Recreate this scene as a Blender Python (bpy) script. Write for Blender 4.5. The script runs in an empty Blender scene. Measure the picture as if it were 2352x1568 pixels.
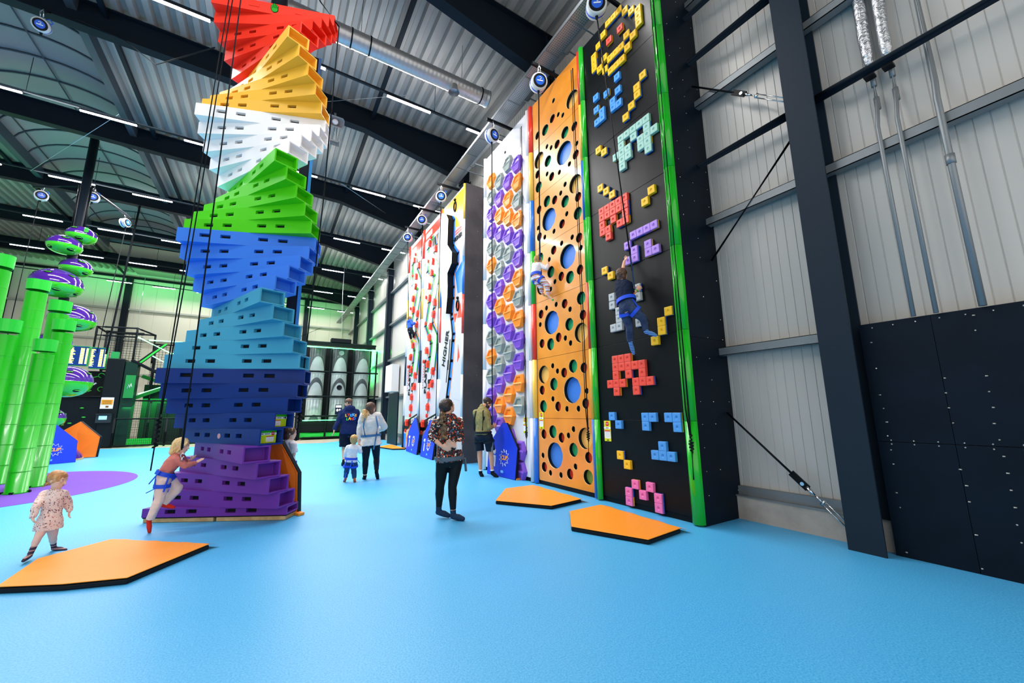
import bpy, bmesh, math, random
from mathutils import Vector, Matrix
from mathutils.geometry import delaunay_2d_cdt
random.seed(7)
scene = bpy.context.scene
COL = scene.collection
V = Vector
PI = math.pi

# ------------------------------------------------------------------ materials
def lin(h):
    h = h.lstrip('#')
    c = [int(h[i:i+2], 16) / 255 for i in (0, 2, 4)]
    return [x / 12.92 if x <= .04045 else ((x + .055) / 1.055) ** 2.4 for x in c] + [1.0]

MATS = {}
def mat(name, hexc, rough=.5, metal=0.0, bump=None, var=None, coat=0.0, spec=None, emit=None, alpha=None):
    """procedural principled material; bump=(scale,strength), var=(scale, hex2, low, high)"""
    if name in MATS: return MATS[name]
    m = bpy.data.materials.new(name); m.use_nodes = True
    nt = m.node_tree; b = nt.nodes['Principled BSDF']
    b.inputs['Base Color'].default_value = lin(hexc)
    b.inputs['Roughness'].default_value = rough
    b.inputs['Metallic'].default_value = metal
    if coat: b.inputs['Coat Weight'].default_value = coat; b.inputs['Coat Roughness'].default_value = .08
    if spec is None:
        c_ = lin(hexc); lum = .21 * c_[0] + .72 * c_[1] + .07 * c_[2]
        spec = .16 if lum < .05 else (.3 if not coat else .4)
    if spec is not None: b.inputs['Specular IOR Level'].default_value = spec
    if emit: b.inputs['Emission Color'].default_value = lin(emit[0]); b.inputs['Emission Strength'].default_value = emit[1]
    if alpha is not None: b.inputs['Alpha'].default_value = alpha
    tc = nt.nodes.new('ShaderNodeTexCoord')
    if var:
        n = nt.nodes.new('ShaderNodeTexNoise'); n.inputs['Scale'].default_value = var[0]; n.inputs['Detail'].default_value = 5
        r = nt.nodes.new('ShaderNodeValToRGB')
        r.color_ramp.elements[0].position = var[2]; r.color_ramp.elements[0].color = lin(hexc)
        r.color_ramp.elements[1].position = var[3]; r.color_ramp.elements[1].color = lin(var[1])
        nt.links.new(tc.outputs['Object'], n.inputs['Vector']); nt.links.new(n.outputs['Fac'], r.inputs['Fac'])
        nt.links.new(r.outputs['Color'], b.inputs['Base Color'])
    if bump:
        n = nt.nodes.new('ShaderNodeTexNoise'); n.inputs['Scale'].default_value = bump[0]; n.inputs['Detail'].default_value = 4
        u = nt.nodes.new('ShaderNodeBump'); u.inputs['Strength'].default_value = bump[1]; u.inputs['Distance'].default_value = .02
        nt.links.new(tc.outputs['Object'], n.inputs['Vector']); nt.links.new(n.outputs['Fac'], u.inputs['Height'])
        nt.links.new(u.outputs['Normal'], b.inputs['Normal'])
    MATS[name] = m
    return m

def ramp_mat(name, kind, scale, stops, rough=.8, stretch=(1, 1, 1), bump=0.0):
    """cloth prints: noise / voronoi / wave bands through a constant colour ramp"""
    if name in MATS: return MATS[name]
    m = bpy.data.materials.new(name); m.use_nodes = True
    nt = m.node_tree; b = nt.nodes['Principled BSDF']; b.inputs['Roughness'].default_value = rough
    tc = nt.nodes.new('ShaderNodeTexCoord'); mp = nt.nodes.new('ShaderNodeMapping'); mp.inputs['Scale'].default_value = stretch
    nt.links.new(tc.outputs['Object'], mp.inputs['Vector'])
    r = nt.nodes.new('ShaderNodeValToRGB'); r.color_ramp.interpolation = 'CONSTANT' if kind != 'soft' else 'LINEAR'
    el = r.color_ramp.elements
    while len(el) > 1: el.remove(el[-1])
    el[0].position = stops[0][0]; el[0].color = lin(stops[0][1])
    for p, c in stops[1:]:
        e = el.new(p); e.color = lin(c)
    if kind == 'wave':
        w = nt.nodes.new('ShaderNodeTexWave'); w.bands_direction = 'Z'; w.wave_profile = 'SAW'; w.inputs['Scale'].default_value = scale
        out = w.outputs['Fac']; nt.links.new(mp.outputs['Vector'], w.inputs['Vector'])
    elif kind == 'voronoi':
        w = nt.nodes.new('ShaderNodeTexVoronoi'); w.inputs['Scale'].default_value = scale
        nt.links.new(mp.outputs['Vector'], w.inputs['Vector'])
        s = nt.nodes.new('ShaderNodeSeparateColor'); nt.links.new(w.outputs['Color'], s.inputs['Color']); out = s.outputs[0]
    else:
        w = nt.nodes.new('ShaderNodeTexNoise'); w.inputs['Scale'].default_value = scale; w.inputs['Detail'].default_value = 6
        w.inputs['Roughness'].default_value = .65
        out = w.outputs['Fac']; nt.links.new(mp.outputs['Vector'], w.inputs['Vector'])
    nt.links.new(out, r.inputs['Fac']); nt.links.new(r.outputs['Color'], b.inputs['Base Color'])
    if bump:
        u = nt.nodes.new('ShaderNodeBump'); u.inputs['Strength'].default_value = bump; u.inputs['Distance'].default_value = .01
        nt.links.new(out, u.inputs['Height']); nt.links.new(u.outputs['Normal'], b.inputs['Normal'])
    MATS[name] = m
    return m

# ------------------------------------------------------------------ mesh builder
def frame(d, up=(0, 0, 1)):
    d = V(d).normalized(); u = V(up)
    if abs(d.dot(u.normalized())) > .999: u = V((0, 1, 0))
    s = d.cross(u).normalized(); u2 = s.cross(d).normalized()
    return d, s, u2

class MB:
    def __init__(s): s.v = []; s.f = []; s.m = []; s.s = []
    def add(s, vs, fs, mi=0, smooth=False):
        o = len(s.v); s.v += [tuple(p) for p in vs]
        for f in fs: s.f.append(tuple(i + o for i in f)); s.m.append(mi); s.s.append(smooth)
    def box(s, c, size, mi=0, R=None):
        c = V(c); h = [x / 2 for x in size]; vs = []
        for x in (-1, 1):
            for y in (-1, 1):
                for z in (-1, 1):
                    p = V((x * h[0], y * h[1], z * h[2]))
                    if R is not None: p = R @ p
                    vs.append(c + p)
        s.add(vs, [(0, 1, 3, 2), (4, 6, 7, 5), (0, 4, 5, 1), (2, 3, 7, 6), (0, 2, 6, 4), (1, 5, 7, 3)], mi)
    def span(s, a, b, mi=0):
        a = V(a); b = V(b); s.box((a + b) / 2, [abs(b[i] - a[i]) for i in range(3)], mi)
    def bar(s, p, q, w, h, up=(0, 0, 1), mi=0):
        p = V(p); q = V(q); d, sd, u = frame(q - p, up)
        R = Matrix((d, sd, u)).transposed()
        s.box((p + q) / 2, ((q - p).length, w, h), mi, R)
    def cyl(s, p, q, r0, r1=None, n=12, mi=0, caps=True):
        p = V(p); q = V(q); r1 = r0 if r1 is None else r1
        d, a, b = frame(q - p); vs = []
        for k in range(n):
            t = 2 * PI * k / n; e = a * math.cos(t) + b * math.sin(t)
            vs += [p + e * r0, q + e * r1]
        fs = [(2 * k, 2 * k + 1, 2 * ((k + 1) % n) + 1, 2 * ((k + 1) % n)) for k in range(n)]
        s.add(vs, fs, mi, True)
        if caps:
            s.add([vs[2 * k] for k in range(n)], [tuple(range(n))], mi)
            s.add([vs[2 * k + 1] for k in range(n)], [tuple(reversed(range(n)))], mi)
    def tube(s, pts, r, n=8, mi=0, closed=False):
        pts = [V(p) for p in pts]; m = len(pts); rings = []; prev = None
        for i, p in enumerate(pts):
            if closed: d = pts[(i + 1) % m] - pts[i - 1]
            else: d = pts[min(i + 1, m - 1)] - pts[max(i - 1, 0)]
            d.normalize()
            if prev is None: _, a, b = frame(d)
            else:
                a = (prev - d * prev.dot(d)); a.normalize(); b = d.cross(a)
            prev = a
            rr = r[i] if isinstance(r, (list, tuple)) else r
            rings.append([p + (a * math.cos(2 * PI * k / n) + b * math.sin(2 * PI * k / n)) * rr for k in range(n)])
        vs = [v for g in rings for v in g]; fs = []
        for i in range(m if closed else m - 1):
            j = (i + 1) % m
            for k in range(n): fs.append((i * n + k, i * n + (k + 1) % n, j * n + (k + 1) % n, j * n + k))
        s.add(vs, fs, mi, True)
        if not closed: s.add(rings[0], [tuple(reversed(range(n)))], mi); s.add(rings[-1], [tuple(range(n))], mi)
    def prism(s, poly, ext, mi=0, mside=None):
        poly = [V(p) for p in poly]; e = V(ext); n = len(poly)
        s.add(poly, [tuple(range(n))], mi); s.add([p + e for p in poly], [tuple(reversed(range(n)))], mi)
        s.add(poly + [p + e for p in poly], [(i, i + n, (i + 1) % n + n, (i + 1) % n) for i in range(n)], mi if mside is None else mside)
    def ell(s, c, r, R=None, nu=18, nv=10, mi=0):
        c = V(c); r = (r, r, r) if isinstance(r, (int, float)) else r; vs = []
        for j in range(1, nv):
            t = PI * j / nv
            for i in range(nu):
                a = 2 * PI * i / nu
                vs.append(V((r[0] * math.sin(t) * math.cos(a), r[1] * math.sin(t) * math.sin(a), r[2] * math.cos(t))))
        vs += [V((0, 0, r[2])), V((0, 0, -r[2]))]
        if R is not None: vs = [R @ p for p in vs]
        vs = [c + p for p in vs]; fs = []
        for j in range(nv - 2):
            for i in range(nu):
                fs.append((j * nu + i, (j + 1) * nu + i, (j + 1) * nu + (i + 1) % nu, j * nu + (i + 1) % nu))
        T = (nv - 1) * nu
        for i in range(nu):
            fs.append((T, i, (i + 1) % nu)); fs.append((T + 1, (nv - 2) * nu + (i + 1) % nu, (nv - 2) * nu + i))
        s.add(vs, fs, mi, True)
    def lathe(s, c, prof, n=28, mi=0, R=None, smooth=True):
        """prof: list of (radius, height) or (radius,height,mat)"""
        c = V(c)
        for i in range(len(prof) - 1):
            (r0, h0), (r1, h1) = prof[i][:2], prof[i + 1][:2]; k = prof[i][2] if len(prof[i]) > 2 else mi
            vs = []
            for j in range(n):
                a = 2 * PI * j / n
                for r, h in ((r0, h0), (r1, h1)):
                    p = V((r * math.cos(a), r * math.sin(a), h)); vs.append(c + (R @ p if R is not None else p))
            s.add(vs, [(2 * j, 2 * ((j + 1) % n), 2 * ((j + 1) % n) + 1, 2 * j + 1) for j in range(n)], k, smooth)
    def loft(s, secs, n=22, mi=0):
        """secs: (centre, half width vector, half depth vector); capped"""
        vs = []
        for c, a, b in secs:
            c, a, b = V(c), V(a), V(b)
            for k in range(n):
                t = 2 * PI * k / n; ct, st = math.cos(t), math.sin(t)
                e = .82
                vs.append(c + a * math.copysign(abs(ct) ** e, ct) + b * math.copysign(abs(st) ** e, st))
        fs = []
        for i in range(len(secs) - 1):
            for k in range(n): fs.append((i * n + k, i * n + (k + 1) % n, (i + 1) * n + (k + 1) % n, (i + 1) * n + k))
        fs.append(tuple(reversed(range(n)))); fs.append(tuple((len(secs) - 1) * n + k for k in range(n)))
        s.add(vs, fs, mi, True)
    def chain(s, pts, rads, n=14, mi=0):
        """round cones through joints"""
        pts = [V(p) for p in pts]
        for p, r in zip(pts, rads): s.ell(p, r, nu=n, nv=8, mi=mi)
        for i in range(len(pts) - 1):
            if (pts[i + 1] - pts[i]).length > 1e-4: s.cyl(pts[i], pts[i + 1], rads[i] * .998, rads[i + 1] * .998, n, mi)
    def mesh(s, name):
        me = bpy.data.meshes.new(name); me.from_pydata(s.v, [], s.f)
        for p, k, sm in zip(me.polygons, s.m, s.s): p.material_index = k; p.use_smooth = sm
        return me
    def build(s, name, mats, parent=None, bevel=0, merge=True):
        me = s.mesh(name)
        bm = bmesh.new(); bm.from_mesh(me)
        if merge: bmesh.ops.remove_doubles(bm, verts=bm.verts, dist=1e-5)
        bmesh.ops.recalc_face_normals(bm, faces=bm.faces)
        bm.to_mesh(me); bm.free()
        return link(name, me, mats, parent, bevel)

def link(name, me, mats, parent=None, bevel=0):
    mats = mats if isinstance(mats, (list, tuple)) else [mats]
    if len(me.materials): me.materials.clear()
    for m in mats: me.materials.append(m)
    o = bpy.data.objects.new(name, me); COL.objects.link(o)
    if bevel:
        b = o.modifiers.new('bevel', 'BEVEL'); b.width = bevel; b.segments = 2; b.limit_method = 'ANGLE'
    if parent is not None: adopt(o, parent)
    else:
        xs = [v.co for v in me.vertices]
        if xs:
            lo = V([min(p[i] for p in xs) for i in range(3)]); hi = V([max(p[i] for p in xs) for i in range(3)])
            c = V(((lo.x + hi.x) / 2, (lo.y + hi.y) / 2, lo.z))
            me.transform(Matrix.Translation(-c)); o.location = c
    return o

def adopt(o, parent):
    o.parent = parent
    o.matrix_parent_inverse = Matrix.Translation(-V(parent.location)) if parent.type == 'EMPTY' else Matrix()

def tag(o, label=None, cat=None, group=None, kind=None):
    if label: o['label'] = label
    if cat: o['category'] = cat
    if group: o['group'] = group
    if kind: o['kind'] = kind
    return o

def thing(name, label, cat, loc, group=None, kind=None):
    o = bpy.data.objects.new(name, None); COL.objects.link(o); o.location = loc; o.empty_display_size = .1
    return tag(o, label, cat, group, kind)

def copy_tree(o, parent=None, offset=None):
    c = o.copy(); COL.objects.link(c)
    if parent is not None:
        inv = o.matrix_parent_inverse.copy(); c.parent = parent; c.matrix_parent_inverse = inv
    if offset is not None: c.location = V(o.location) + V(offset)
    for ch in list(o.children): copy_tree(ch, c)
    return c

def text_mesh(body, size, extrude=.002, align='CENTER', shear=0.0, bold=0.0):
    cu = bpy.data.curves.new('lettering', 'FONT'); cu.body = body; cu.size = size; cu.extrude = extrude
    cu.align_x = align; cu.align_y = 'CENTER'; cu.shear = shear; cu.offset = bold
    o = bpy.data.objects.new('lettering', cu); COL.objects.link(o)
    dg = bpy.context.evaluated_depsgraph_get(); dg.update()
    me = bpy.data.meshes.new_from_object(o.evaluated_get(dg))
    bpy.data.objects.remove(o); bpy.data.curves.remove(cu)
    return me

def place_text(name, body, size, origin, right, up, material, parent, **k):
    """lettering lying in the plane right/up at origin"""
    me = text_mesh(body, size, **k)
    r = V(right).normalized(); u = V(up).normalized(); n = r.cross(u)
    M = Matrix((r, u, n)).transposed().to_4x4(); M.translation = V(origin)
    me.transform(M)
    return link(name, me, material, parent)

def flat(mb, pts2, x, t=.004, mi=0):
    """polygon of (y,z) points on the climbing-wall plane X = x, thickness t towards the hall"""
    mb.prism([(x, p[0], p[1]) for p in pts2], (-t, 0, 0), mi)

def strip(mb, pts2, w, x, t=.006, mi=0, side=0):
    """a ribbon of width w along (y,z) points"""
    for a, b in zip(pts2, pts2[1:]):
        a = V((0, a[0], a[1])); b = V((0, b[0], b[1])); d = (b - a).normalized(); nrm = V((0, -d.z, d.y))
        a2 = a - d * w * .35; b2 = b + d * w * .35
        o = nrm * side
        mb.prism([V((x, 0, 0)) + o + q for q in (a2 + nrm * w / 2, b2 + nrm * w / 2, b2 - nrm * w / 2, a2 - nrm * w / 2)], (-t, 0, 0), mi)

# palette
steel = mat('dark slate paint', '#1a2733', .5, bump=(60, .05))
rafter_m = mat('dark rafter paint', '#0c1620', .55)
galv = mat('galvanised steel', '#84898c', .45, .5, bump=(25, .08))
alu = mat('aluminium', '#b9bdc0', .3, .85)
chrome = mat('bright metal', '#d8dadc', .18, 1.0)
black_ply = mat('black coated plywood', '#04101c', .5, bump=(14, .05), var=(3, '#071524', .35, .75), spec=.15)
blackm = mat('black plastic', '#060b10', .45)
rubber = mat('black rope', '#10151a', .8)
white_p = mat('white wall panel', '#d9d7db', .16, coat=.3)
white_pl = mat('white plastic', '#f1f1f2', .3)
screw_m = mat('screw heads', '#c9c4bb', .4, .6)
purple_d = mat('purple floor rubber', '#6a3fb0', .75, bump=(180, .3))
yel = mat('yellow plastic', '#f2b81f', .32)
red_h = mat('coral red plastic', '#e8402f', .35)
blu = mat('blue plastic', '#2f7be6', .32)
green_v = mat('vivid green plastic', '#14c41a', .22, coat=.4)
orange_v = mat('orange vinyl', '#f7962c', .42, bump=(7, .12))
blue_v = mat('royal blue vinyl', '#1437c9', .42, bump=(6, .12))
# ------------------------------------------------------------------ floor
def floor_material():
    m = bpy.data.materials.new('blue rubber granule floor'); m.use_nodes = True
    nt = m.node_tree; b = nt.nodes['Principled BSDF']; b.inputs['Roughness'].default_value = .45; b.inputs['Specular IOR Level'].default_value = .6
    tc = nt.nodes.new('ShaderNodeTexCoord')
    n = nt.nodes.new('ShaderNodeTexNoise'); n.inputs['Scale'].default_value = 90; n.inputs['Detail'].default_value = 3
    n2 = nt.nodes.new('ShaderNodeTexNoise'); n2.inputs['Scale'].default_value = .6; n2.inputs['Detail'].default_value = 2
    r = nt.nodes.new('ShaderNodeValToRGB'); e = r.color_ramp.elements
    e[0].position = .3; e[0].color = lin('#359ddb'); e[1].position = .7; e[1].color = lin('#5abcee')
    mx = nt.nodes.new('ShaderNodeMix'); mx.data_type = 'RGBA'; mx.blend_type = 'MULTIPLY'; mx.inputs['Factor'].default_value = .1
    bp = nt.nodes.new('ShaderNodeBump'); bp.inputs['Strength'].default_value = .35; bp.inputs['Distance'].default_value = .004
    for x in (n, n2): nt.links.new(tc.outputs['Object'], x.inputs['Vector'])
    nt.links.new(n.outputs['Fac'], r.inputs['Fac']); nt.links.new(r.outputs['Color'], mx.inputs[6]); nt.links.new(n2.outputs['Color'], mx.inputs[7])
    nt.links.new(mx.outputs[2], b.inputs['Base Color']); nt.links.new(n.outputs['Fac'], bp.inputs['Height']); nt.links.new(bp.outputs['Normal'], b.inputs['Normal'])
    return m
concrete = mat('grey brown concrete', '#9a8a80', .6, bump=(20, .1), var=(4, '#b0a096', .4, .7))
fb = MB(); fb.span((-17, -5, -.06), (5.9, 37.5, -.012)); f = fb.build('floor_slab', concrete); tag(f, 'grey brown concrete slab showing beyond the blue floor at the fence', 'floor', kind='structure')
mb = MB()
mb.prism([(-17, -5, 0), (5.75, -5, 0), (5.75, 20.9, 0), (4.9, 24.6, 0), (2.47, 21.9, 0), (-3.4, 23.3, 0), (-6.2, 24.3, 0), (-17, 26.5, 0)], (0, 0, -.012))
f = mb.build('floor', floor_material()); tag(f, 'bright blue rubber floor', 'floor', kind='structure')
mb = MB()
pts = []
for k in range(48):
    a = 2 * PI * k / 48; pts.append((-4.6 + 2.15 * math.cos(a), 12.4 + 2.75 * math.sin(a), .004))
mb.prism(pts, (0, 0, -.004)); f = mb.build('floor_marking', purple_d); tag(f, 'purple oval patch in the blue floor under the green pipes', 'floor', kind='structure')

# ------------------------------------------------------------------ walls
clad = mat('light grey wall cladding', '#c6c1ba', .34, .08)
cream = mat('cream wall panels', '#d8d3c2', .5)
Z_E = 11.6
def ribbed(name, m, p0, along, length, z0, z1, out, pitch, groove, depth, label):
    """standing cladding with shallow vertical grooves"""
    mb = MB(); along = V(along); out = V(out); n = int(length / pitch); prof = []
    for i in range(n):
        a = i * pitch
        prof += [(a, 0), (a + pitch - groove, 0), (a + pitch - groove * .66, -depth), (a + pitch - groove * .33, -depth)]
    prof.append((n * pitch, 0))
    vs = []
    for a, d in prof:
        q = V(p0) + along * a + out * d
        vs += [(q.x, q.y, z0), (q.x, q.y, z1)]
    mb.add(vs, [(2 * i, 2 * i + 2, 2 * i + 3, 2 * i + 1) for i in range(len(prof) - 1)])
    # backing thickness
    b0 = V(p0) - out * .12
    mb.box((b0 + along * length / 2) + V((0, 0, (z0 + z1) / 2)), [abs(along.x) * length + abs(out.x) * .08, abs(along.y) * length + abs(out.y) * .08, z1 - z0])
    o = mb.build(name, m); tag(o, label, 'wall', kind='structure'); return o
ribbed('wall_right', clad, (5.7, -4, 0), (0, 1, 0), 41, .28, Z_E, (-1, 0, 0), .115, .015, .008, 'light grey ribbed metal cladding of the right wall')
ribbed('wall_back', cream, (-17, 36.9, 0), (1, 0, 0), 22.8, 0, Z_E, (0, -1, 0), 1.05, .03, .02, 'cream panelled wall at the far end of the hall')

ribbed('wall_left', cream, (-17, -5, 0), (0, 1, 0), 42, 0, Z_E + .3, (1, 0, 0), 1.05, .03, .02, 'cream panelled wall on the left side of the hall')
# plinth and flashing along the right wall
mb = MB(); mb.span((5.58, -4, 0), (5.9, 36.8, .3)); o = mb.build('baseboard_right', mat('concrete plinth', '#b3aaa0', .7, bump=(18, .2), var=(3, '#9c938b', .45, .75))); tag(o, 'low concrete plinth under the grey cladding', 'plinth', kind='structure')
mb = MB(); mb.span((5.63, -4, .3), (5.7, 36.8, .42)); mb.span((5.56, -4, .295), (5.66, 36.8, .31)); o = mb.build('trim_1', galv); tag(o, 'metal flashing strip above the concrete plinth', 'trim', kind='structure')

# ------------------------------------------------------------------ portal frames
FR = [1.83, 7.0, 12.15, 17.3, 22.5, 27.7, 32.85]
ordn = ['nearest', 'second', 'third', 'fourth', 'fifth', 'sixth', 'farthest']
def zb(x):
    b = 10.42 - .024 * (x - 1)
    if x > 1.9: b -= (x - 1.9) / 3.4 * .62
    return b
for i, y in enumerate(FR):
    mb = MB()
    mb.span((5.31, y - .155, 0), (5.335, y + .155, 9.7)); mb.span((5.335, y - .02, 0), (5.62, y + .02, 9.7)); mb.span((5.6, y - .155, 0), (5.625, y + .155, 9.7))
    o = mb.build('column', steel); tag(o, 'dark slate steel column on the right wall, %s from the camera' % ordn[i], 'column', 'steel columns of the right wall', 'structure')
    mb = MB(); xs = [-16.5, 1.9, 5.62]
    for a, b in zip(xs, xs[1:]):
        for (d0, d1, w) in ((0, .03, .26), (.03, None, .03)):
            t = lambda x: (11.12 - .024 * (x - 1))
            za0, zb0 = zb(a) + d0, zb(b) + d0
            za1 = zb(a) + d1 if d1 else t(a); zb1 = zb(b) + d1 if d1 else t(b)
            mb.add([(a, y - w / 2, za0), (b, y - w / 2, zb0), (b, y - w / 2, zb1), (a, y - w / 2, za1), (a, y + w / 2, za0), (b, y + w / 2, zb0), (b, y + w / 2, zb1), (a, y + w / 2, za1)],
                   [(0, 1, 2, 3), (7, 6, 5, 4), (0, 4, 5, 1), (3, 2, 6, 7), (0, 3, 7, 4), (1, 5, 6, 2)])
        t = lambda x: (11.09 - .024 * (x - 1))
        mb.add([(a, y - .13, t(a)), (b, y - .13, t(b)), (b, y + .13, t(b)), (a, y + .13, t(a)), (a, y - .13, t(a) + .03), (b, y - .13, t(b) + .03), (b, y + .13, t(b) + .03), (a, y + .13, t(a) + .03)],
               [(0, 3, 2, 1), (4, 5, 6, 7), (0, 1, 5, 4), (3, 7, 6, 2), (0, 4, 7, 3), (1, 2, 6, 5)])
    # haunch end plate
    mb.span((5.27, y - .15, 9.55), (5.31, y + .15, 10.9))
    o = mb.build('roof_beam', rafter_m); tag(o, 'dark steel roof beam across the hall, %s from the camera' % ordn[i], 'beam', 'steel roof beams', 'structure')

# ------------------------------------------------------------------ roof deck with a barrel skylight
deck_m = mat('grey steel roof deck', '#94908b', .42, .1)
mb = MB(); pitch = .33
def deck(x0, x1):
    n = int((x1 - x0) / pitch); prof = []
    for i in range(n):
        a = x0 + i * pitch
        prof += [(a, 0), (a + .13, 0), (a + .17, .13), (a + pitch - .04, .13)]
    prof.append((x1, 0)); vs = []
    for x, d in prof:
        z = 11.15 - .024 * (x - 1) + d
        vs += [(x, -5, z), (x, 37.0, z)]
    mb.add(vs, [(2 * i, 2 * i + 1, 2 * i + 3, 2 * i + 2) for i in range(len(prof) - 1)])
deck(-17, -8.75); deck(-4.75, 5.85)
for s0, s1 in (((-8.75, -4.75), (-5, 6.2)), ((-8.75, -4.75), (30.5, 37.0))):
    mb.span((s0[0], s1[0], 11.3), (s0[1], s1[1], 11.36))
mb.span((-17, -5, 11.75), (-8.75, 37.0, 11.8)); mb.span((-4.75, -5, 11.5), (5.85, 37.0, 11.55))
o = mb.build('ceiling', deck_m); tag(o, 'corrugated grey steel roof deck', 'ceiling', kind='structure')
sky_m = mat('frosted skylight sheet', '#84878a', .25, .1, bump=(1.3, .15))
w = thing('window_1', 'long curved frosted skylight in the roof over the left side', 'skylight', (-6.75, 18, 11.2), kind='structure')
mb = MB(); N = 18; arc = []
for k in range(N + 1):
    a = PI * k / N; arc.append((-6.75 - 2.0 * math.cos(a), 11.3 + .95 * math.sin(a)))
vs = []
for x, z in arc: vs += [(x, 6.2, z), (x, 30.5, z)]
mb.add(vs, [(2 * k, 2 * k + 1, 2 * k + 3, 2 * k + 2) for k in range(N)], 0, True)
for yy in (6.2, 30.5): mb.add([(x, yy, z) for x, z in arc], [tuple(range(N + 1))])
mb.build('pane', sky_m, w)
mb = MB()
for k in range(25):
    y = 6.2 + k * 1.0125; mb.tube([(x, y, z - .03) for x, z in arc], .028, 6)
for k in (3, 9, 15): mb.tube([(arc[k][0], 6.2, arc[k][1] - .06), (arc[k][0], 30.5, arc[k][1] - .06)], .02, 6)
for x in (-8.72, -4.78): mb.span((x - .09, 6.2, 10.95), (x + .09, 30.5, 11.35))
mb.build('window_frame', mat('skylight bars', '#39434b', .5), w)
# purlins running along the hall under the deck
pm = MB(); 
for x in (2.12,): pm.span((x - .05, -4, 10.88 - .024 * (x - 1)), (x + .05, 36.7, 11.0 - .024 * (x - 1)))
o = pm.build('roof_purlin', rafter_m); tag(o, 'long dark steel tie running lengthwise under the roof deck', 'beam', kind='structure')
for i, (x, nm) in enumerate(((-4.2, 'beside the skylight'), (-9.4, 'beyond the skylight'))):
    pm = MB(); pm.span((x - .05, -4, 10.9 - .024 * (x - 1)), (x + .05, 36.7, 11.0 - .024 * (x - 1)))
    o = pm.build('roof_purlin', rafter_m); tag(o, 'long dark steel purlin under the roof, ' + nm, 'beam', kind='structure')

# ------------------------------------------------------------------ girts, bracing and pipes on the right wall
def girt(z, y0, y1, label, h=.115):
    mb = MB(); mb.span((5.5, y0, z - .008), (5.69, y1, z)); mb.span((5.5, y0, z - h), (5.512, y1, z)); mb.span((5.5, y0, z - h), (5.62, y1, z - h + .008))
    o = mb.build('wall_rail', galv); tag(o, label, 'rail', 'galvanised wall rails', 'structure')
girt(2.33, 1.9, 36.7, 'galvanised wall rail at about twice head height on the right wall')
girt(4.34, -4, 36.7, 'galvanised wall rail at mid height on the right wall')
girt(6.38, -4, 36.7, 'galvanised wall rail above the two round steel tubes on the right wall')
girt(8.3, -4, 36.7, 'galvanised wall rail near the top of the right wall')
def tubeX(p, q, r, label, m=steel, name='brace_tube'):
    mb = MB(); mb.tube([p, q], r, 12); o = mb.build(name, m); tag(o, label, 'brace', kind='structure')
tubeX((5.48, -3.9, 5.2), (5.48, 1.72, 5.22), .055, 'round dark steel tube crossing the wall to the right of the big column')
tubeX((5.48, 1.94, 5.22), (5.48, 6.9, 5.22), .055, 'round dark steel tube between the big column and the black climbing wall')
tubeX((5.45, 1.95, 7.05), (5.45, 6.9, 7.12), .06, 'upper dark steel tube between the big column and the black climbing wall')
tubeX((5.45, 1.95, 7.9), (5.45, 6.9, 8.0), .05, 'topmost dark steel tube between the big column and the black climbing wall')
tubeX((5.5, 2.0, 4.92), (5.5, 3.25, 3.65), .016, 'thin diagonal brace rod running down behind the black climbing wall', blackm, 'brace_rod')
# turnbuckle braces
def turnbuckle(p, q, label, f0=.6):
    p = V(p); q = V(q); t = thing('tension_brace', label, 'brace', q, 'tension braces with turnbuckles')
    d, sd, u = frame(q - p, (1, 0, 0)); L = (q - p).length
    mb = MB(); mb.cyl(p, p + d * L * f0, .014, n=8); mb.build('rod', blackm, t)
    mb = MB(); mb.bar(p + d * (L * f0 - .03), p + d * (L * f0 + .2), .075, .02, u); mb.cyl(p + d * (L * f0 + .13) - u * .02, p + d * (L * f0 + .13) + u * .02, .022, n=10, mi=1); mb.build('coupling_plate', [blackm, chrome], t)
    mb = MB(); a = p + d * (L * f0 + .2); mb.cyl(a - d * .02, a + d * .09, .03, .012, 10); mb.cyl(a + d * .09, a + d * .2, .011, n=8); mb.build('eye_bolt', chrome, t)
    mb = MB(); a = a + d * .19; e = q
    for s in (-1, 1): mb.cyl(a + sd * .022 * s, e + sd * .022 * s, .008, n=8)
    mb.cyl(a - sd * .03, a + sd * .03, .016, n=8); mb.cyl(e - sd * .03, e + sd * .03, .016, n=8); mb.build('turnbuckle', chrome, t)
turnbuckle((5.52, 3.26, 1.41), (5.52, 2.02, .17), 'diagonal tension brace with a steel turnbuckle low beside the big column')
turnbuckle((5.45, 3.25, 6.62), (5.45, 2.0, 5.42), 'diagonal tension brace with a turnbuckle high beside the big column', .5)
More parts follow.
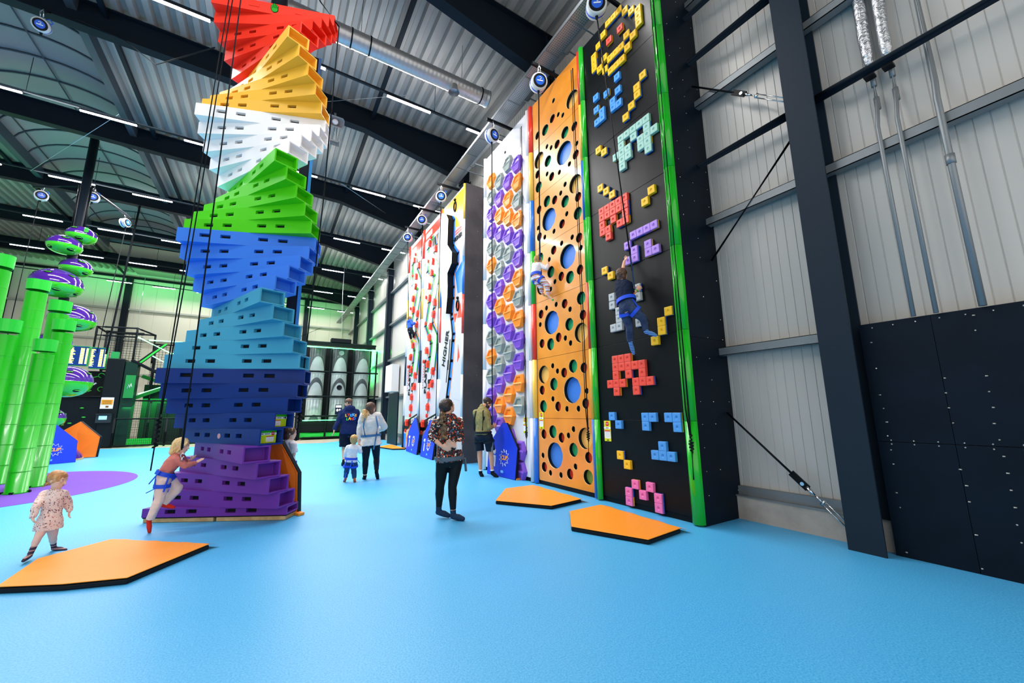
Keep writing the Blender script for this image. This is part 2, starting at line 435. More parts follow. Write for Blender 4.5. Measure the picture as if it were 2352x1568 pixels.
# conduits
mb = MB(); mb.tube([(5.62, .76, 11), (5.62, .76, 5.0), (5.58, .755, 4.75), (5.47, .75, 4.5), (5.47, .75, 2.36)], .028, 10); mb.cyl((5.47, .75, 3.78), (5.47, .75, 3.88), .036, n=12)
o = mb.build('conduit_pipe', galv); tag(o, 'thick galvanised conduit down the right wall, nearest the camera', 'pipe', 'conduits on the right wall')
foil = mat('crumpled foil wrap', '#c9ccd0', .25, .9, bump=(28, .9))
for y, nm in ((1.21, 'farther'), (1.05, 'middle')):
    t = thing('conduit_pipe', 'thin conduit with foil wrapped top, the one %s the big column' % ('closer to' if nm == 'farther' else 'farther from'), 'pipe', (5.62, y, 2.3), 'conduits on the right wall')
    mb = MB(); mb.tube([(5.63, y, 5.3), (5.62, y, 4.9), (5.56, y, 4.7), (5.475, y, 4.5), (5.475, y, 2.36)], .02, 8); mb.cyl((5.63, y, 5.25), (5.63, y, 5.08), .026, n=8); mb.cyl((5.62, y, 4.78), (5.62, y, 4.93), .027, n=8); mb.build('conduit', galv, t)
    mb = MB(); mb.tube([(5.6, y, 11.0)] + [(5.6 + random.uniform(-.008, .008), y + random.uniform(-.008, .008), 9 - k * .25) for k in range(15)] + [(5.6, y, 5.2)], [.055] + [random.uniform(.05, .062) for k in range(15)] + [.03], 10); mb.build('foil_wrap', foil, t)
    mb = MB(); mb.box((5.53, y, 5.16), (.1, .09, .03)); mb.build('clip', blackm, t)
# black plywood wainscot right of the column
t = thing('wall_panelling', 'black plywood panelling on the right wall beside the big column', 'panelling', (5.5, -1, 0), kind='structure')
yb = [-4, -1.4, -.15, 1.1, 1.66]
for a, b in zip(yb, yb[1:]):
    for z0, z1 in ((0, 1.11), (1.114, 2.355)):
        mb = MB(); mb.span((5.5, a + .002, z0 + .002), (5.55, b - .002, z1)); mb.build('panel', black_ply, t)
mb = MB()
for y in (1.57, .83, 1.09, .35, -.1, -.2): 
    for z in [.05 + .14 * k for k in range(17)]:
        if random.random() < .62: mb.cyl((5.503, y + random.uniform(-.02, .02), z), (5.496, y, z), .006, n=6)
for y in [1.55 - .17 * k for k in range(14)]:
    for z in (1.09, 1.13, 2.31): mb.cyl((5.503, y, z + random.uniform(-.01, .01)), (5.496, y, z), .006, n=6)
mb.build('screws', screw_m, t)

# ------------------------------------------------------------------ back wall framing
for x, nm in ((-14.7, 'nearest the green pipes'), (-9.05, 'behind the rainbow tower to its left'), (-2.9, 'behind the rainbow tower'), (2.1, 'behind the three grey tubes'), ):
    mb = MB(); mb.span((x - .17, 36.6, 0), (x + .17, 36.88, 10.95)); o = mb.build('column', rafter_m); tag(o, 'dark column against the cream back wall, ' + nm, 'column', kind='structure')
for z, nm in ((8.68, 'upper'), (6.55, 'middle'), (4.15, 'lower')):
    mb = MB(); mb.span((-16.8, 36.7, z - .07), (5.6, 36.87, z + .05)); o = mb.build('wall_rail', mat('pale rail', '#a5a79e', .5)); tag(o, '%s long horizontal rail on the cream back wall' % nm, 'rail', kind='structure')
mb = MB(); mb.span((-16.8, 36.72, 10.9), (5.6, 36.86, 11.05)); o = mb.build('roof_beam', rafter_m); tag(o, 'dark eaves beam along the top of the cream back wall', 'beam', kind='structure')
for a, b, nm in (((.2, 36.6, 8.6), (1.7, 36.6, 5.2), 'falling'), ((.2, 36.6, 5.2), (1.7, 36.6, 8.6), 'rising')):
    mb = MB(); mb.tube([V(a) + V((-2.5, 0, 0)), V(b) + V((1.6, 0, 0))], .018, 6); o = mb.build('brace_rod', blackm); tag(o, 'thin %s cross brace rod on the back wall above the grey tubes' % nm, 'brace', kind='structure')

# ------------------------------------------------------------------ strip lights
light_m = mat('lit diffuser', '#ffffff', .4, emit=('#f6f7ff', 14.0))
rail_m = mat('dark lighting trunking', '#20282f', .5)
ROWS = [(9.77, 9.98, [-3.05, -.71, 2.04, 4.4], 'first'), (15.0, 9.98, [-7.7, -5.35, -3.0, -.4, 2.05, 4.42], 'second'), (20.15, 9.98, [-10, -7.62, -5.32, -2.9, -.4, 2.05, 4.37], 'third'),
        (25.1, 9.98, [-9.99, -7.6, -5.3, -2.9, -.4, 2.05, 4.37], 'fourth'), (30.1, 9.98, [-12.2, -9.9, -7.6, -5.3, -2.9, -.4, 2.05, 4.3], 'fifth'), (35.2, 9.98, [-12.1, -9.8, -7.5, -5.1, -2.8, -.4, 2.05, 4.3], 'sixth')]
nth = ['first', 'second', 'third', 'fourth', 'fifth', 'sixth', 'seventh', 'eighth']
proto = None
for (y, z, xs, rn) in ROWS:
    sl = lambda x: z - .022 * (x - 2)
    mb = MB(); mb.add([(-14, y - .03, sl(-14)), (5.4, y - .03, sl(5.4)), (5.4, y + .03, sl(5.4)), (-14, y + .03, sl(-14)), (-14, y - .03, sl(-14) + .05), (5.4, y - .03, sl(5.4) + .05), (5.4, y + .03, sl(5.4) + .05), (-14, y + .03, sl(-14) + .05)],
               [(0, 3, 2, 1), (4, 5, 6, 7), (0, 1, 5, 4), (3, 7, 6, 2), (0, 4, 7, 3), (1, 2, 6, 5)])
    for x in (-11.2, -6.4, -1.6, 3.4): mb.cyl((x, y, sl(x)), (x, y, 11.1 - .024 * (x - 1)), .008, n=6)
    o = mb.build('lighting_trunking', rail_m); tag(o, 'thin dark trunking that carries the %s row of strip lights' % rn, 'trunking', 'lighting trunking')
    for k, x in enumerate(reversed(xs)):
        lab = 'lit white strip light, %s from the climbing walls in the %s row from the camera' % (nth[k], rn)
        L = min(1.25, 5.5 - x); c = V((x + .625, y, sl(x + .6) - .035))
        if proto is None:
            proto = thing('ceiling_light', lab, 'ceiling light', c, 'strip lights of the %s row' % rn)
            mb = MB(); mb.box(c + V((0, 0, .012)), (1.25, .075, .04)); mb.build('housing', rail_m, proto)
            mb = MB(); mb.box(c - V((0, 0, .02)), (1.22, .062, .03)); mb.build('diffuser', light_m, proto)
        else:
            p = copy_tree(proto, None, c - V(proto.location)); p['label'] = lab; p['group'] = 'strip lights of the %s row' % rn

# ------------------------------------------------------------------ services under the roof
spiral = mat('spiral duct metal', '#aeb1b3', .36, .7)
t = thing('ventilation_duct', 'silver spiral air duct hanging under the roof behind the tower top', 'duct', (2, 8.3, 9.5), 'air ducts')
mb = MB(); R = Matrix.Rotation(PI / 2, 3, 'Y'); prof = [(0, 0), (.2, 0)]
x = 0
while x < 6.2:
    prof += [(.2, x), (.205, x + .03), (.2, x + .06), (.2, x + .1)]; x += .1
prof += [(.2, x), (.212, x), (.212, x + .06), (.12, x + .06), (0, x + .03)]
mb.lathe((-2.0, 8.3, 9.72), prof, 40, R=R, smooth=True); mb.build('duct_body', spiral, t)
mb = MB()
for x in (.9, 1.3, 4.12): mb.lathe((x, 8.3, 9.72), [(.2, -.015), (.214, -.015), (.214, .015), (.2, .015)], 24, R=R, smooth=False)
for x in (1.1, 3.6): mb.cyl((x, 8.3, 9.92), (x, 8.3, 11.0), .005, n=6)
mb.build('hanger', blackm, t)
mb = MB(); mb.lathe((3.35, 8.22, 9.4), [(.14, 0), (.1, .14), (.1, .2)], 16, smooth=True); mb.build('outlet', spiral, t)
t = thing('ventilation_duct', 'long silver pipe under the roof above the climbing walls', 'duct', (5.0, 18, 9.3), 'air ducts')
mb = MB(); mb.tube([(4.97, 2.2, 9.38), (4.97, 36.5, 9.51)], .13, 16); mb.build('duct_body', spiral, t)
mb = MB()
for y in [2.6 + 1.6 * k for k in range(21)]: mb.lathe((4.97, y, 9.38 + (y - 2.2) * .0039), [(.13, -.02), (.145, -.02), (.145, .02), (.13, .02)], 16, R=Matrix.Rotation(PI / 2, 3, 'X'), smooth=False); mb.box((5.3, y, 9.38 + (y - 2.2) * .0039), (.45, .03, .03))
mb.build('pipe_clamp', galv, t)
t = thing('cable_tray', 'perforated metal cable tray beside the silver pipe above the climbing walls', 'cable tray', (4.6, 18, 9.08))
def perforated():
    m = bpy.data.materials.new('perforated tray'); m.use_nodes = True; nt = m.node_tree; b = nt.nodes['Principled BSDF']
    b.inputs['Metallic'].default_value = .6; b.inputs['Roughness'].default_value = .4
    tc = nt.nodes.new('ShaderNodeTexCoord'); v = nt.nodes.new('ShaderNodeTexVoronoi'); v.inputs['Scale'].default_value = 22; v.inputs['Randomness'].default_value = 0
    r = nt.nodes.new('ShaderNodeValToRGB'); r.color_ramp.interpolation = 'CONSTANT'; r.color_ramp.elements[0].color = lin('#10171d'); r.color_ramp.elements[1].position = .3; r.color_ramp.elements[1].color = lin('#a0a3a2')
    nt.links.new(tc.outputs['Object'], v.inputs['Vector']); nt.links.new(v.outputs['Distance'], r.inputs['Fac']); nt.links.new(r.outputs['Color'], b.inputs['Base Color']); return m
mb = MB(); mb.span((4.45, 2.3, 9.08), (4.8, 36.4, 9.095)); mb.build('tray_base', perforated(), t)
mb = MB(); mb.span((4.445, 2.3, 9.08), (4.455, 36.4, 9.16)); mb.span((4.795, 2.3, 9.08), (4.805, 36.4, 9.16))
for k in range(42): mb.span((4.45, 2.6 + .8 * k, 9.07), (5.65 if k % 7 == 3 else 4.8, 2.63 + .8 * k, 9.08))
mb.build('tray_edge', galv, t)
# loudspeaker hung under the second beam
c = V((1.0, 11.7, 10.0)); t = thing('loudspeaker', 'grey horn loudspeaker hanging under a roof beam right of the tower', 'loudspeaker', c)
R = Matrix.Rotation(math.radians(115), 3, 'X') @ Matrix.Rotation(math.radians(0), 3, 'Z')
mb = MB()
def rr(w, h, z): return [R @ V((x * w, y * h, z)) + c for x, y in ((-1, -.6), (-.8, -1), (.8, -1), (1, -.6), (1, .6), (.8, 1), (-.8, 1), (-1, .6))]
a, b2, d = rr(.24, .15, .16), rr(.13, .1, -.12), rr(.21, .12, .155)
e = rr(.08, .07, 0)
vs = a + b2 + d + e; n8 = range(8)
mb.add(vs, [(k, (k + 1) % 8, (k + 1) % 8 + 8, k + 8) for k in n8] + [(k, k + 16, (k + 1) % 8 + 16, (k + 1) % 8) for k in n8] + [(k + 16, k + 24, (k + 1) % 8 + 24, (k + 1) % 8 + 16) for k in n8] + [tuple(range(24, 32)), tuple(range(8, 16))])
mb.build('horn', mat('speaker grey', '#8b8f92', .5), t)
mb = MB(); mb.lathe(c + R @ V((0, 0, .1)), [(0, .04), (.06, .04), (.085, 0), (.085, -.1)], 18, R=R); mb.build('driver', white_pl, t)
mb = MB(); mb.bar(c + V((0, 0, .1)), c + V((0, .15, .42)), .06, .02); mb.build('bracket', galv, t)
c = V((1.0, 12.0, 9.55)); t = thing('exit_sign', 'small clear hanging sign panel on two chains below the loudspeaker', 'sign', c)
mb = MB(); mb.box(c - V((0, 0, .02)), (.36, .02, .16)); mb.build('sign_panel', mat('smoky acrylic', '#4a565e', .15, alpha=.7), t)
mb = MB(); 
for s in (-.09, .09): mb.cyl(c + V((s, 0, .06)), c + V((s, 0, .85)), .013, n=6)
mb.box(c + V((0, 0, .04)), (.3, .04, .05)); mb.build('hanger', galv, t)
# loose wires and cables under the roof
def cable(pts, r, label, m=rubber, name='cable'):
    mb = MB(); mb.tube(pts, r, 6); o = mb.build(name, m); tag(o, label, 'cable')
wire = mat('thin pale wire', '#c9ccce', .4, .6)
cable([(-1.3, 9.0, 10.9), (-.9, 9.6, 10.1), (1.7, 13.2, 10.1)], .006, 'thin pale stay wire crossing left of the tower top', wire)
cable([(-4.6, 11.95, 10.6), (-3.5, 11.2, 9.9), (-2.7, 10.3, 8.9), (-1.25, 7.3, 7.4)], .012, 'sagging black cable from the roof beam to the tower')
cable([(2.6, 9.6, 10.05), (-.2, 12.0, 10.3)], .006, 'thin pale stay wire from the strip light to the roof beam', wire)
cable([(-8.0, 20.0, 10.1), (-4.6, 15.2, 10.4)], .006, 'thin pale stay wire left of the skylight', wire)
cable([(1.6, 15.0, 10.0), (3.8, 17.1, 10.3)], .008, 'thin stay wire above the hex hold wall end', wire)
# ------------------------------------------------------------------ climbing walls on the right
XF = 4.83
SEAM = [.08 + 1.229 * k for k in range(8)]
PCOL = {'r': mat('pole red', '#ef3a24', .3, coat=.3), 'y': mat('pole yellow', '#fbc94a', .3, coat=.3), 'b': mat('pole blue', '#2a78e0', .3, coat=.3),
        'g': mat('pole green', '#18b81e', .25, coat=.4), 'w': mat('pole white', '#eceaea', .25, coat=.3), 'k': mat('pole navy', '#06283c', .35)}
def pole(parent, y, cols, r=.055, x=XF):
    """rounded edge cover in coloured lengths, one per panel height"""
    for k, c in enumerate(cols):
        z0, z1 = (0.02 if k == 0 else SEAM[k]), SEAM[k + 1] - .004
        mb = MB(); n = 10; pr = [(x + .01, y + r)] + [(x - r * 1.1 * math.sin(PI * i / n), y + r * math.cos(PI * i / n)) for i in range(n + 1)] + [(x + .01, y - r)]
        pr = pr[1:-1]
        mb.add([(a, b, z0) for a, b in pr] + [(a, b, z1) for a, b in pr], [(i, i + 1, i + n + 2, i + n + 1) for i in range(n)], 0, True)
        mb.add([(a, b, z0) for a, b in pr], [tuple(range(n + 1))]); mb.add([(a, b, z1) for a, b in pr], [tuple(range(n + 1))])
        mb.build('edge_cover', PCOL[c], parent)

def backing(parent, y0, y1, m, z1=8.68):
    mb = MB(); mb.span((XF + .13, y0, 0), (5.6, y1, z1)); mb.build('wall_core', m, parent)
    mb = MB(); mb.span((XF + .02, y0, 0), (XF + .13, y1, .078)); mb.build('kick_strip', blackm, parent)

# ---- black wall with square pixel holds
bw = thing('climbing_wall', 'black climbing wall with square pixel holds and green edge covers', 'climbing wall', (5.2, 4.25, 0), 'climbing walls')
backing(bw, 3.3, 5.2, black_ply)
bpan = []
for k in range(7):
    mb = MB(); mb.span((XF, 3.4, SEAM[k] + .002), (XF + .128, 5.12, SEAM[k + 1] - .002)); bpan.append(mb.build('panel', mat('black wall panel', '#03070c', .38, bump=(10, .05), spec=.2), bw, bevel=.003))
for a, b in ((0, 2.44), (2.443, 4.88), (4.883, 8.68)):
    mb = MB(); mb.span((XF + .0, 3.275, a), (5.69, 3.3, b)); mb.build('side_panel', black_ply, bw)
mb = MB()
for z in [.06 + .3 * k for k in range(28)]:
    for x in (5.62, 5.25, 4.95):
        if random.random() < .45: mb.cyl((x, 3.28, z), (x + random.uniform(-.01, .01), 3.27, z), .006, n=6)
mb.build('screws', screw_m, bw)
pole(bw, 3.35, 'ggggggg', .085); pole(bw, 5.12, 'ggggggg', .055, XF - .012)
HOLDS = {
  'purple': [(5,4.23),(6,4.23),(7,4.23),(8,4.23),(4,4.1),(5,3.97),(7,3.97),(5,3.84),(4,3.84),(7,3.84),(8,3.84)],
  'yellow': [(0,3.84),(1,3.71),(9,2.85),(8,2.72),(8,2.59),(7,2.46),(1,0.76),(2,0.63),(0,5.4),(1,5.27),(2,5.14),(8,4.81),(7,4.68),(0,6.16),(1,6.04),(8,6.86),(7,6.74),(7,6.6),(6,6.49),(5,6.37),(5,8.53),(6,8.39),(7,8.25),(8,8.14),(8,8.01),(8,7.88),(3,8.53),(4,8.53),(2,8.4),(1,8.28),(0,8.15),(0,8.02),(0,7.89),(1,7.77),(2,7.64),(3,7.51),(4,7.51),(5,7.51),(2,7.89),(3,7.77),(4,7.77),(5,7.77),(6,7.64),(6,7.89),(7,7.76)],
  'grey': [(1,3.33),(1,3.19),(2,3.06),(2,2.93),(1,2.8),(2,2.8),(5,3.34),(5,3.2),(5,2.79)],
  'red': [(1,2.27),(2,2.27),(3,2.27),(1,2.14),(2,2.14),(3,2.14),(4,2.14),(5,2.14),(1,2.01),(3,2.01),(5,2.01),(0,1.88),(1,1.88),(2,1.88),(4,1.88),(5,1.88),(6,1.88),(1,1.75),(4,1.75),(0,4.95),(1,4.95),(2,4.95),(3,4.95),(4,4.95),(0,4.82),(1,4.82),(2,4.82),(3,4.82),(4,4.82),(0,4.68),(2,4.68),(4,4.68),(0,4.55),(1,4.55),(3,4.55),(4,4.55),(1,4.42),(3,8.15),(5,8.15)],
  'blue': [(0,1.36),(1,1.23),(5,1.35),(6,1.35),(5,1.22),(8,1.35),(9,1.35),(9,1.22),(7,0.95),(6,0.82),(7,0.82),(8,0.82),(4,7.27),(0,7.26),(2,7.14),(4,7.0),(0,7.0),(1,6.87),(3,6.88),(4,6.74),(3,6.75),(1,6.74),(0,6.74)],
  'pink': [(3,0.36),(5,0.36),(2,0.23),(4,0.23),(2,0.1),(6,0.23),(6,0.1)],
  'mint': [(8,6.05),(7,6.05),(6,6.05),(5,6.05),(4,6.05),(8,5.91),(9,5.78),(4,5.91),(6,5.91),(7,5.78),(8,5.78),(5,5.78),(4,5.78),(3,5.78),(5,5.65),(4,5.65),(8,5.65),(7,5.65),(8,5.52),(4,5.52)]}
HC = {'purple': '#b184dd', 'yellow': '#f6bf24', 'grey': '#b9bcbc', 'red': '#f0503f', 'blue': '#4f9ce6', 'pink': '#ee74b4', 'mint': '#a5cfc0'}
protoH = {}
def hold_mesh(col, back):
    key = (col, back)
    if key in protoH: return protoH[key]
    bm = bmesh.new(); h = .0655; t = .05
    def ring(s, x): return [bm.verts.new((x, y * s, z * s)) for y, z in ((-1, -1), (1, -1), (1, 1), (-1, 1))]
    r0, r1, r2 = ring(h, 0), ring(h, -t * .45), ring(h, -t)
    for a, b, mi in ((r0, r1, 1), (r1, r2, 0)):
        for i in range(4):
            f = bm.faces.new((a[i], a[(i + 1) % 4], b[(i + 1) % 4], b[i])); f.material_index = mi
    # front with a round dimple
    n = 16; ci = [bm.verts.new((-t, .026 * math.cos(2 * PI * k / n), .026 * math.sin(2 * PI * k / n))) for k in range(n)]
    cj = [bm.verts.new((-t + .014, .012 * math.cos(2 * PI * k / n), .012 * math.sin(2 * PI * k / n))) for k in range(n)]
    q = n // 4; st = n // 8
    order = [2, 3, 0, 1]
    for j in range(4):
        ks = [(st + j * q + i) % n for i in range(q + 1)]
        a = r2[order[j]]; b = r2[order[(j + 1) % 4]]
        bm.faces.new([a] + [ci[k] for k in ks] + [b]).material_index = 0
    for k in range(n):
        bm.faces.new((ci[k], ci[(k + 1) % n], cj[(k + 1) % n], cj[k]))
    bm.faces.new(cj)
    bmesh.ops.recalc_face_normals(bm, faces=bm.faces)
    ed = [e for e in bm.edges if e.verts[0] in r2 and e.verts[1] in r2 or (e.verts[0] in r1 + r2 and e.verts[1] in r1 + r2 and abs(e.verts[0].co.x - e.verts[1].co.x) > .01)]
    bmesh.ops.bevel(bm, geom=ed, offset=.01, segments=2, affect='EDGES', profile=.6)
    me = bpy.data.meshes.new('climbing_hold'); bm.to_mesh(me); bm.free()
    me.materials.append(mat('hold ' + col, HC[col], .38, bump=(70, .25)))
    me.materials.append({'y': yel, 'b': mat('hold edge blue', '#1f62d6', .35), 's': MATS['hold ' + col]}[back])
    protoH[key] = me; return me
for col, lst in HOLDS.items():
    for (c, z) in lst:
        back = random.choice('sssybyb' if col != 'yellow' else 'sssbbb') if col != 'blue' else random.choice('ssyys')
        k = max(0, min(6, int((z - .08) / 1.229)))
        o = bpy.data.objects.new('climbing_hold', hold_mesh(col, back)); COL.objects.link(o)
        o.location = (XF, 4.75 - .1345 * c, z); o.rotation_euler = (random.uniform(-.02, .02), 0, 0); o.parent = bpan[k]
        o['label'] = '%s square hold' % col

# ---- orange wall with round holes
yw = thing('climbing_wall', 'orange plywood climbing wall full of round holes with coloured backs', 'climbing wall', (5.2, 6.08, 0), 'climbing walls')
ply_o = mat('orange stained plywood', '#ea932a', .34, var=(2.2, '#d98420', .35, .7), coat=.2)
hole_in = mat('dark hole rim', '#0b141a', .6); rim_l = mat('pale plywood edge', '#f5d8a0', .5)
backing(yw, 5.2, 6.9, hole_in)
BASE = [(6.71,.99,'S'),(6.41,1.05,'M'),(6.14,.95,'S'),(5.93,1.0,'X'),(5.78,1.12,'X'),(5.47,.97,'L'),(6.76,.57,'X'),(6.36,.605,'B'),(5.80,.75,'M'),(5.4,.65,'S'),(6.72,.35,'S'),(6.52,.26,'X'),(6.19,.26,'X'),(5.92,.31,'S'),(5.76,.46,'X'),(5.43,.32,'M')]
RAD = {'B': .25, 'L': .19, 'M': .128, 'S': .098, 'X': .057}
BC = {'B': mat('hole back blue', '#3f7fdc', .4), 'L': mat('hole back cream', '#fbbf62', .4), 'M': mat('hole back green', '#2fae74', .4), 'S': mat('hole back red', '#ef4b36', .4), 'X': mat('hole back white', '#d5d5dc', .4)}
CY = 6.07; DEP = .085
for k in range(7):
    fy, fz = [(0, 0), (1, 0), (0, 1), (1, 1), (0, 0), (1, 0), (0, 1)][k]
    hs = []
    for y, z, t in BASE:
        y2 = 2 * CY - y if fy else y; z2 = z - .08; z2 = 1.229 - z2 if fz else z2
        if k == 6 and z2 > .42: continue
        hs.append((y2, z2 + SEAM[k], t))
    if k == 6: hs.append((6.08, 8.22, 'X'))
    y0, y1, z0, z1 = 5.255, 6.885, SEAM[k] + .003, SEAM[k + 1] - .003
    P = [V((y0, z0)), V((y1, z0)), V((y1, z1)), V((y0, z1))]; loops = [list(range(4))]
    for (cy, cz, t) in hs:
        r = RAD[t]; n = 36 if r > .15 else 24; i0 = len(P)
        P += [V((min(max(cy + r * math.cos(2 * PI * i / n), y0 + .004), y1 - .004), cz + r * math.sin(2 * PI * i / n))) for i in range(n)]
        loops.append(list(range(i0, i0 + n)))
    vs, es, fs, ov, oe, of = delaunay_2d_cdt(P, [], loops, 0, 1e-6)
    keep = []
    for f in fs:
        c = sum((vs[i] for i in f), V((0, 0))) / len(f)
        if all(((c.x - cy) ** 2 + (c.y - cz) ** 2) > (RAD[t] * .97) ** 2 for cy, cz, t in hs): keep.append(f)
    mb = MB(); mb.add([(XF, v.x, v.y) for v in vs], keep)
    for lp in loops[1:]:
        n = len(lp); cyz = sum((P[i] for i in lp), V((0, 0))) / n
        ring = lambda x, s: [(x, cyz.x + (P[i].x - cyz.x) * s, cyz.y + (P[i].y - cyz.y) * s) for i in lp]
        a, b, c = ring(XF, 1), ring(XF + .012, .975), ring(XF + DEP, .975)
        mb.add(a + b, [(i, (i + 1) % n, (i + 1) % n + n, i + n) for i in range(n)], 1, True)
        mb.add(b + c, [(i, (i + 1) % n, (i + 1) % n + n, i + n) for i in range(n)], 2, True)
    for (a, b) in (((y0, z0), (y1, z0)), ((y1, z0), (y1, z1)), ((y1, z1), (y0, z1)), ((y0, z1), (y0, z0))):
        mb.add([(XF, *a), (XF, *b), (XF + .03, *b), (XF + .03, *a)], [(0, 1, 2, 3)], 2)
    pan = mb.build('panel', [ply_o, rim_l, hole_in], yw)
    for (cy, cz, t) in hs:
        m2 = BC[t]
        if k == 0 and t == 'M' and cz < .5: m2 = mat('hole back olive', '#7fa64a', .4)
        if k == 6 and t == 'X' and cz > 8: m2 = BC['S']
        d = MB(); d.lathe((XF + DEP - .004, cy, cz), [(0, 0), (RAD[t] * 1.01, 0), (RAD[t] * 1.01, .02), (0, .02)], 28, R=Matrix.Rotation(PI / 2, 3, 'Y'), smooth=False)
        o = d.build('hole_back', m2, pan); o['label'] = '%s disc behind a round hole' % m2.name.split()[-1]
pole(yw, 6.965, 'byrgbyr', .06); pole(yw, 5.222, 'byrgbyr', .034, XF - .005)

# ---- white wall with hexagon holds
ww = thing('climbing_wall', 'white climbing wall with orange, purple and grey hexagon holds', 'climbing wall', (5.2, 8.2, 0), 'climbing walls')
backing(ww, 7.06, 9.3, white_p)
wpan = []
for k in range(7):
    mb = MB(); mb.span((XF, 7.16, SEAM[k] + .002), (XF + .128, 9.25, SEAM[k + 1] - .002)); wpan.append(mb.build('panel', white_p, ww))
pole(ww, 7.1, 'wwwwwww', .055); pole(ww, 9.29, 'wwwwwww', .06)
mb = MB(); mb.span((XF, 9.33, 0), (5.69, 9.36, 8.68)); mb.build('side_panel', mat('grey side board', '#4d4c50', .5), ww)
mb = MB(); mb.lathe((XF - .002, 8.18, 8.24), [(0, 0), (.035, 0), (.035, .01)], 16, R=Matrix.Rotation(-PI / 2, 3, 'Y')); mb.build('hole', hole_in, ww)
HX = {'o': ('orange', mat('hex orange', '#fb9230', .3, bump=(30, .1))), 'g': ('grey', mat('hex grey', '#929b95', .3, bump=(30, .1))), 'u': ('purple', mat('hex purple', '#7f52c4', .3, bump=(30, .1)))}
HEXC = [(8.88, 7.77, .4935, 'oguugoguugoguu'), (8.44, 7.52, .4935, 'guouggu' + 'ouggu' + 'ou'), (7.99, 7.77, .4945, 'guooug' + 'uoougu' + 'oou'), (7.555, 7.52, .4955, 'uogouu' + 'ogouuog')]
hexme = {}
def hex_mesh(c):
    if c in hexme: return hexme[c]
    w, h = .232, .212
    O = [(w, 0), (w * .52, h), (-w * .52, h), (-w, 0), (-w * .52, -h), (w * .52, -h)]   # (y,z): right-hand tip first
    mb = MB()
    o = [(0, y, z) for y, z in O]
    F = [(-.075, y * .86, z * .86) for y, z in O]; F[0] = (-.1, O[0][0] * .9, 0); F[3] = (-.1, O[3][0] * .9, 0)
    mb.add(o + F, [(i, (i + 1) % 6, (i + 1) % 6 + 6, i + 6) for i in range(6)])
    # upper pocket
    up = [F[0], F[1], F[2], F[3]]
    pin = [(-.085, F[0][1] * .72, .02), (-.07, F[1][1] * .78, F[1][2] * .8), (-.07, F[2][1] * .78, F[2][2] * .8), (-.085, F[3][1] * .72, .02)]
    deep = [(-.045, p[1] * .92, p[2] * .92 + .004) for p in pin]
    mb.add(up + pin, [(i, (i + 1) % 4, (i + 1) % 4 + 4, i + 4) for i in range(4)])
    mb.add(pin + deep, [(i, (i + 1) % 4, (i + 1) % 4 + 4, i + 4) for i in range(4)]); mb.add(deep, [(0, 1, 2, 3)])
    lo = [F[3], F[4], F[5], F[0]]
    lin_ = [(-.098, F[3][1] * .74, -.022), (-.076, F[4][1] * .72, F[4][2] * .78), (-.076, F[5][1] * .72, F[5][2] * .78), (-.098, F[0][1] * .74, -.022)]
    ld = [(p[0] + .012, p[1] * .95, p[2] * .96) for p in lin_]
    mb.add(lo + lin_, [(i, (i + 1) % 4, (i + 1) % 4 + 4, i + 4) for i in range(4)])
    mb.add(lin_ + ld, [(i, (i + 1) % 4, (i + 1) % 4 + 4, i + 4) for i in range(4)]); mb.add(ld, [(0, 1, 2, 3)])
    me = mb.mesh('climbing_hold'); bm = bmesh.new(); bm.from_mesh(me); bmesh.ops.remove_doubles(bm, verts=bm.verts, dist=1e-5)
    bmesh.ops.recalc_face_normals(bm, faces=bm.faces); bmesh.ops.bevel(bm, geom=list(bm.edges), offset=.006, segments=2, affect='EDGES'); bm.to_mesh(me); bm.free()
    me.materials.append(HX[c][1]); hexme[c] = me; return me
def put_hex(y, z, c):
    o = bpy.data.objects.new('climbing_hold', hex_mesh(c)); COL.objects.link(o); o.location = (XF, y, z)
    o.parent = wpan[max(0, min(6, int((z - .08) / 1.229)))]; o['label'] = '%s hexagon hold' % HX[c][0]
for y, z, dz, s in HEXC:
    for i, c in enumerate(s): put_hex(y, z - i * dz, c)
put_hex(7.555, .6, 'u'); put_hex(7.555, .19 + .1, 'u') if False else put_hex(7.555, .17, 'u')

# ---- three tall printed climbing boards farther along
black_side = mat('grey brown side board', '#4a464a', .45, .2, var=(2, '#5a5458', .35, .7))
tile_w = mat('printed white board', '#cbc9ce', .2, coat=.4)
INK = {'y': mat('ink yellow', '#f7bd35', .3), 'r': mat('ink red', '#f0472e', .3), 'b': mat('ink blue', '#1f7fe8', .3), 'k': mat('ink black', '#0b1418', .35), 'g': mat('ink green', '#12b53a', .3), 'o': mat('ink orange', '#f29a4b', .3), 's': mat('ink pale grey', '#c9c8d2', .3), 'd': mat('ink dark red', '#c8242b', .3), 'w': mat('ink white', '#f4f4f6', .3)}
INKS = list(INK.values()); II = {k: i for i, k in enumerate(INK)}
def board(y0, y1, label, cols):
    t = thing('climbing_wall', label, 'climbing wall', (5.2, (y0 + y1) / 2, 0), 'climbing walls')
    backing(t, y0, y1, black_side)
    mb = MB(); mb.span((XF, y0 + .05, .06), (XF + .128, y1 - .05, 8.68)); b = mb.build('printed_board', tile_w, t)
    pole(t, y0 + .04, cols, .05)
    return t, b
s1, b1 = board(10.7, 12.66, 'nearest tall printed climbing wall with a yellow top and jutting white spine', 'wwwrbwy')
mb = MB()
flat(mb, [(12.59, 8.62), (10.82, 8.62), (10.82, 7.51), (11.17, 7.41), (11.57, 7.54), (11.69, 7.92), (12.15, 8.26), (12.37, 8.07), (12.58, 7.6)], XF, .004, II['y'])
flat(mb, [(11.12, 5.99), (10.9, 6.12), (10.84, 5.09), (11.2, 5.15), (11.42, 5.84)], XF, .004, II['b'])
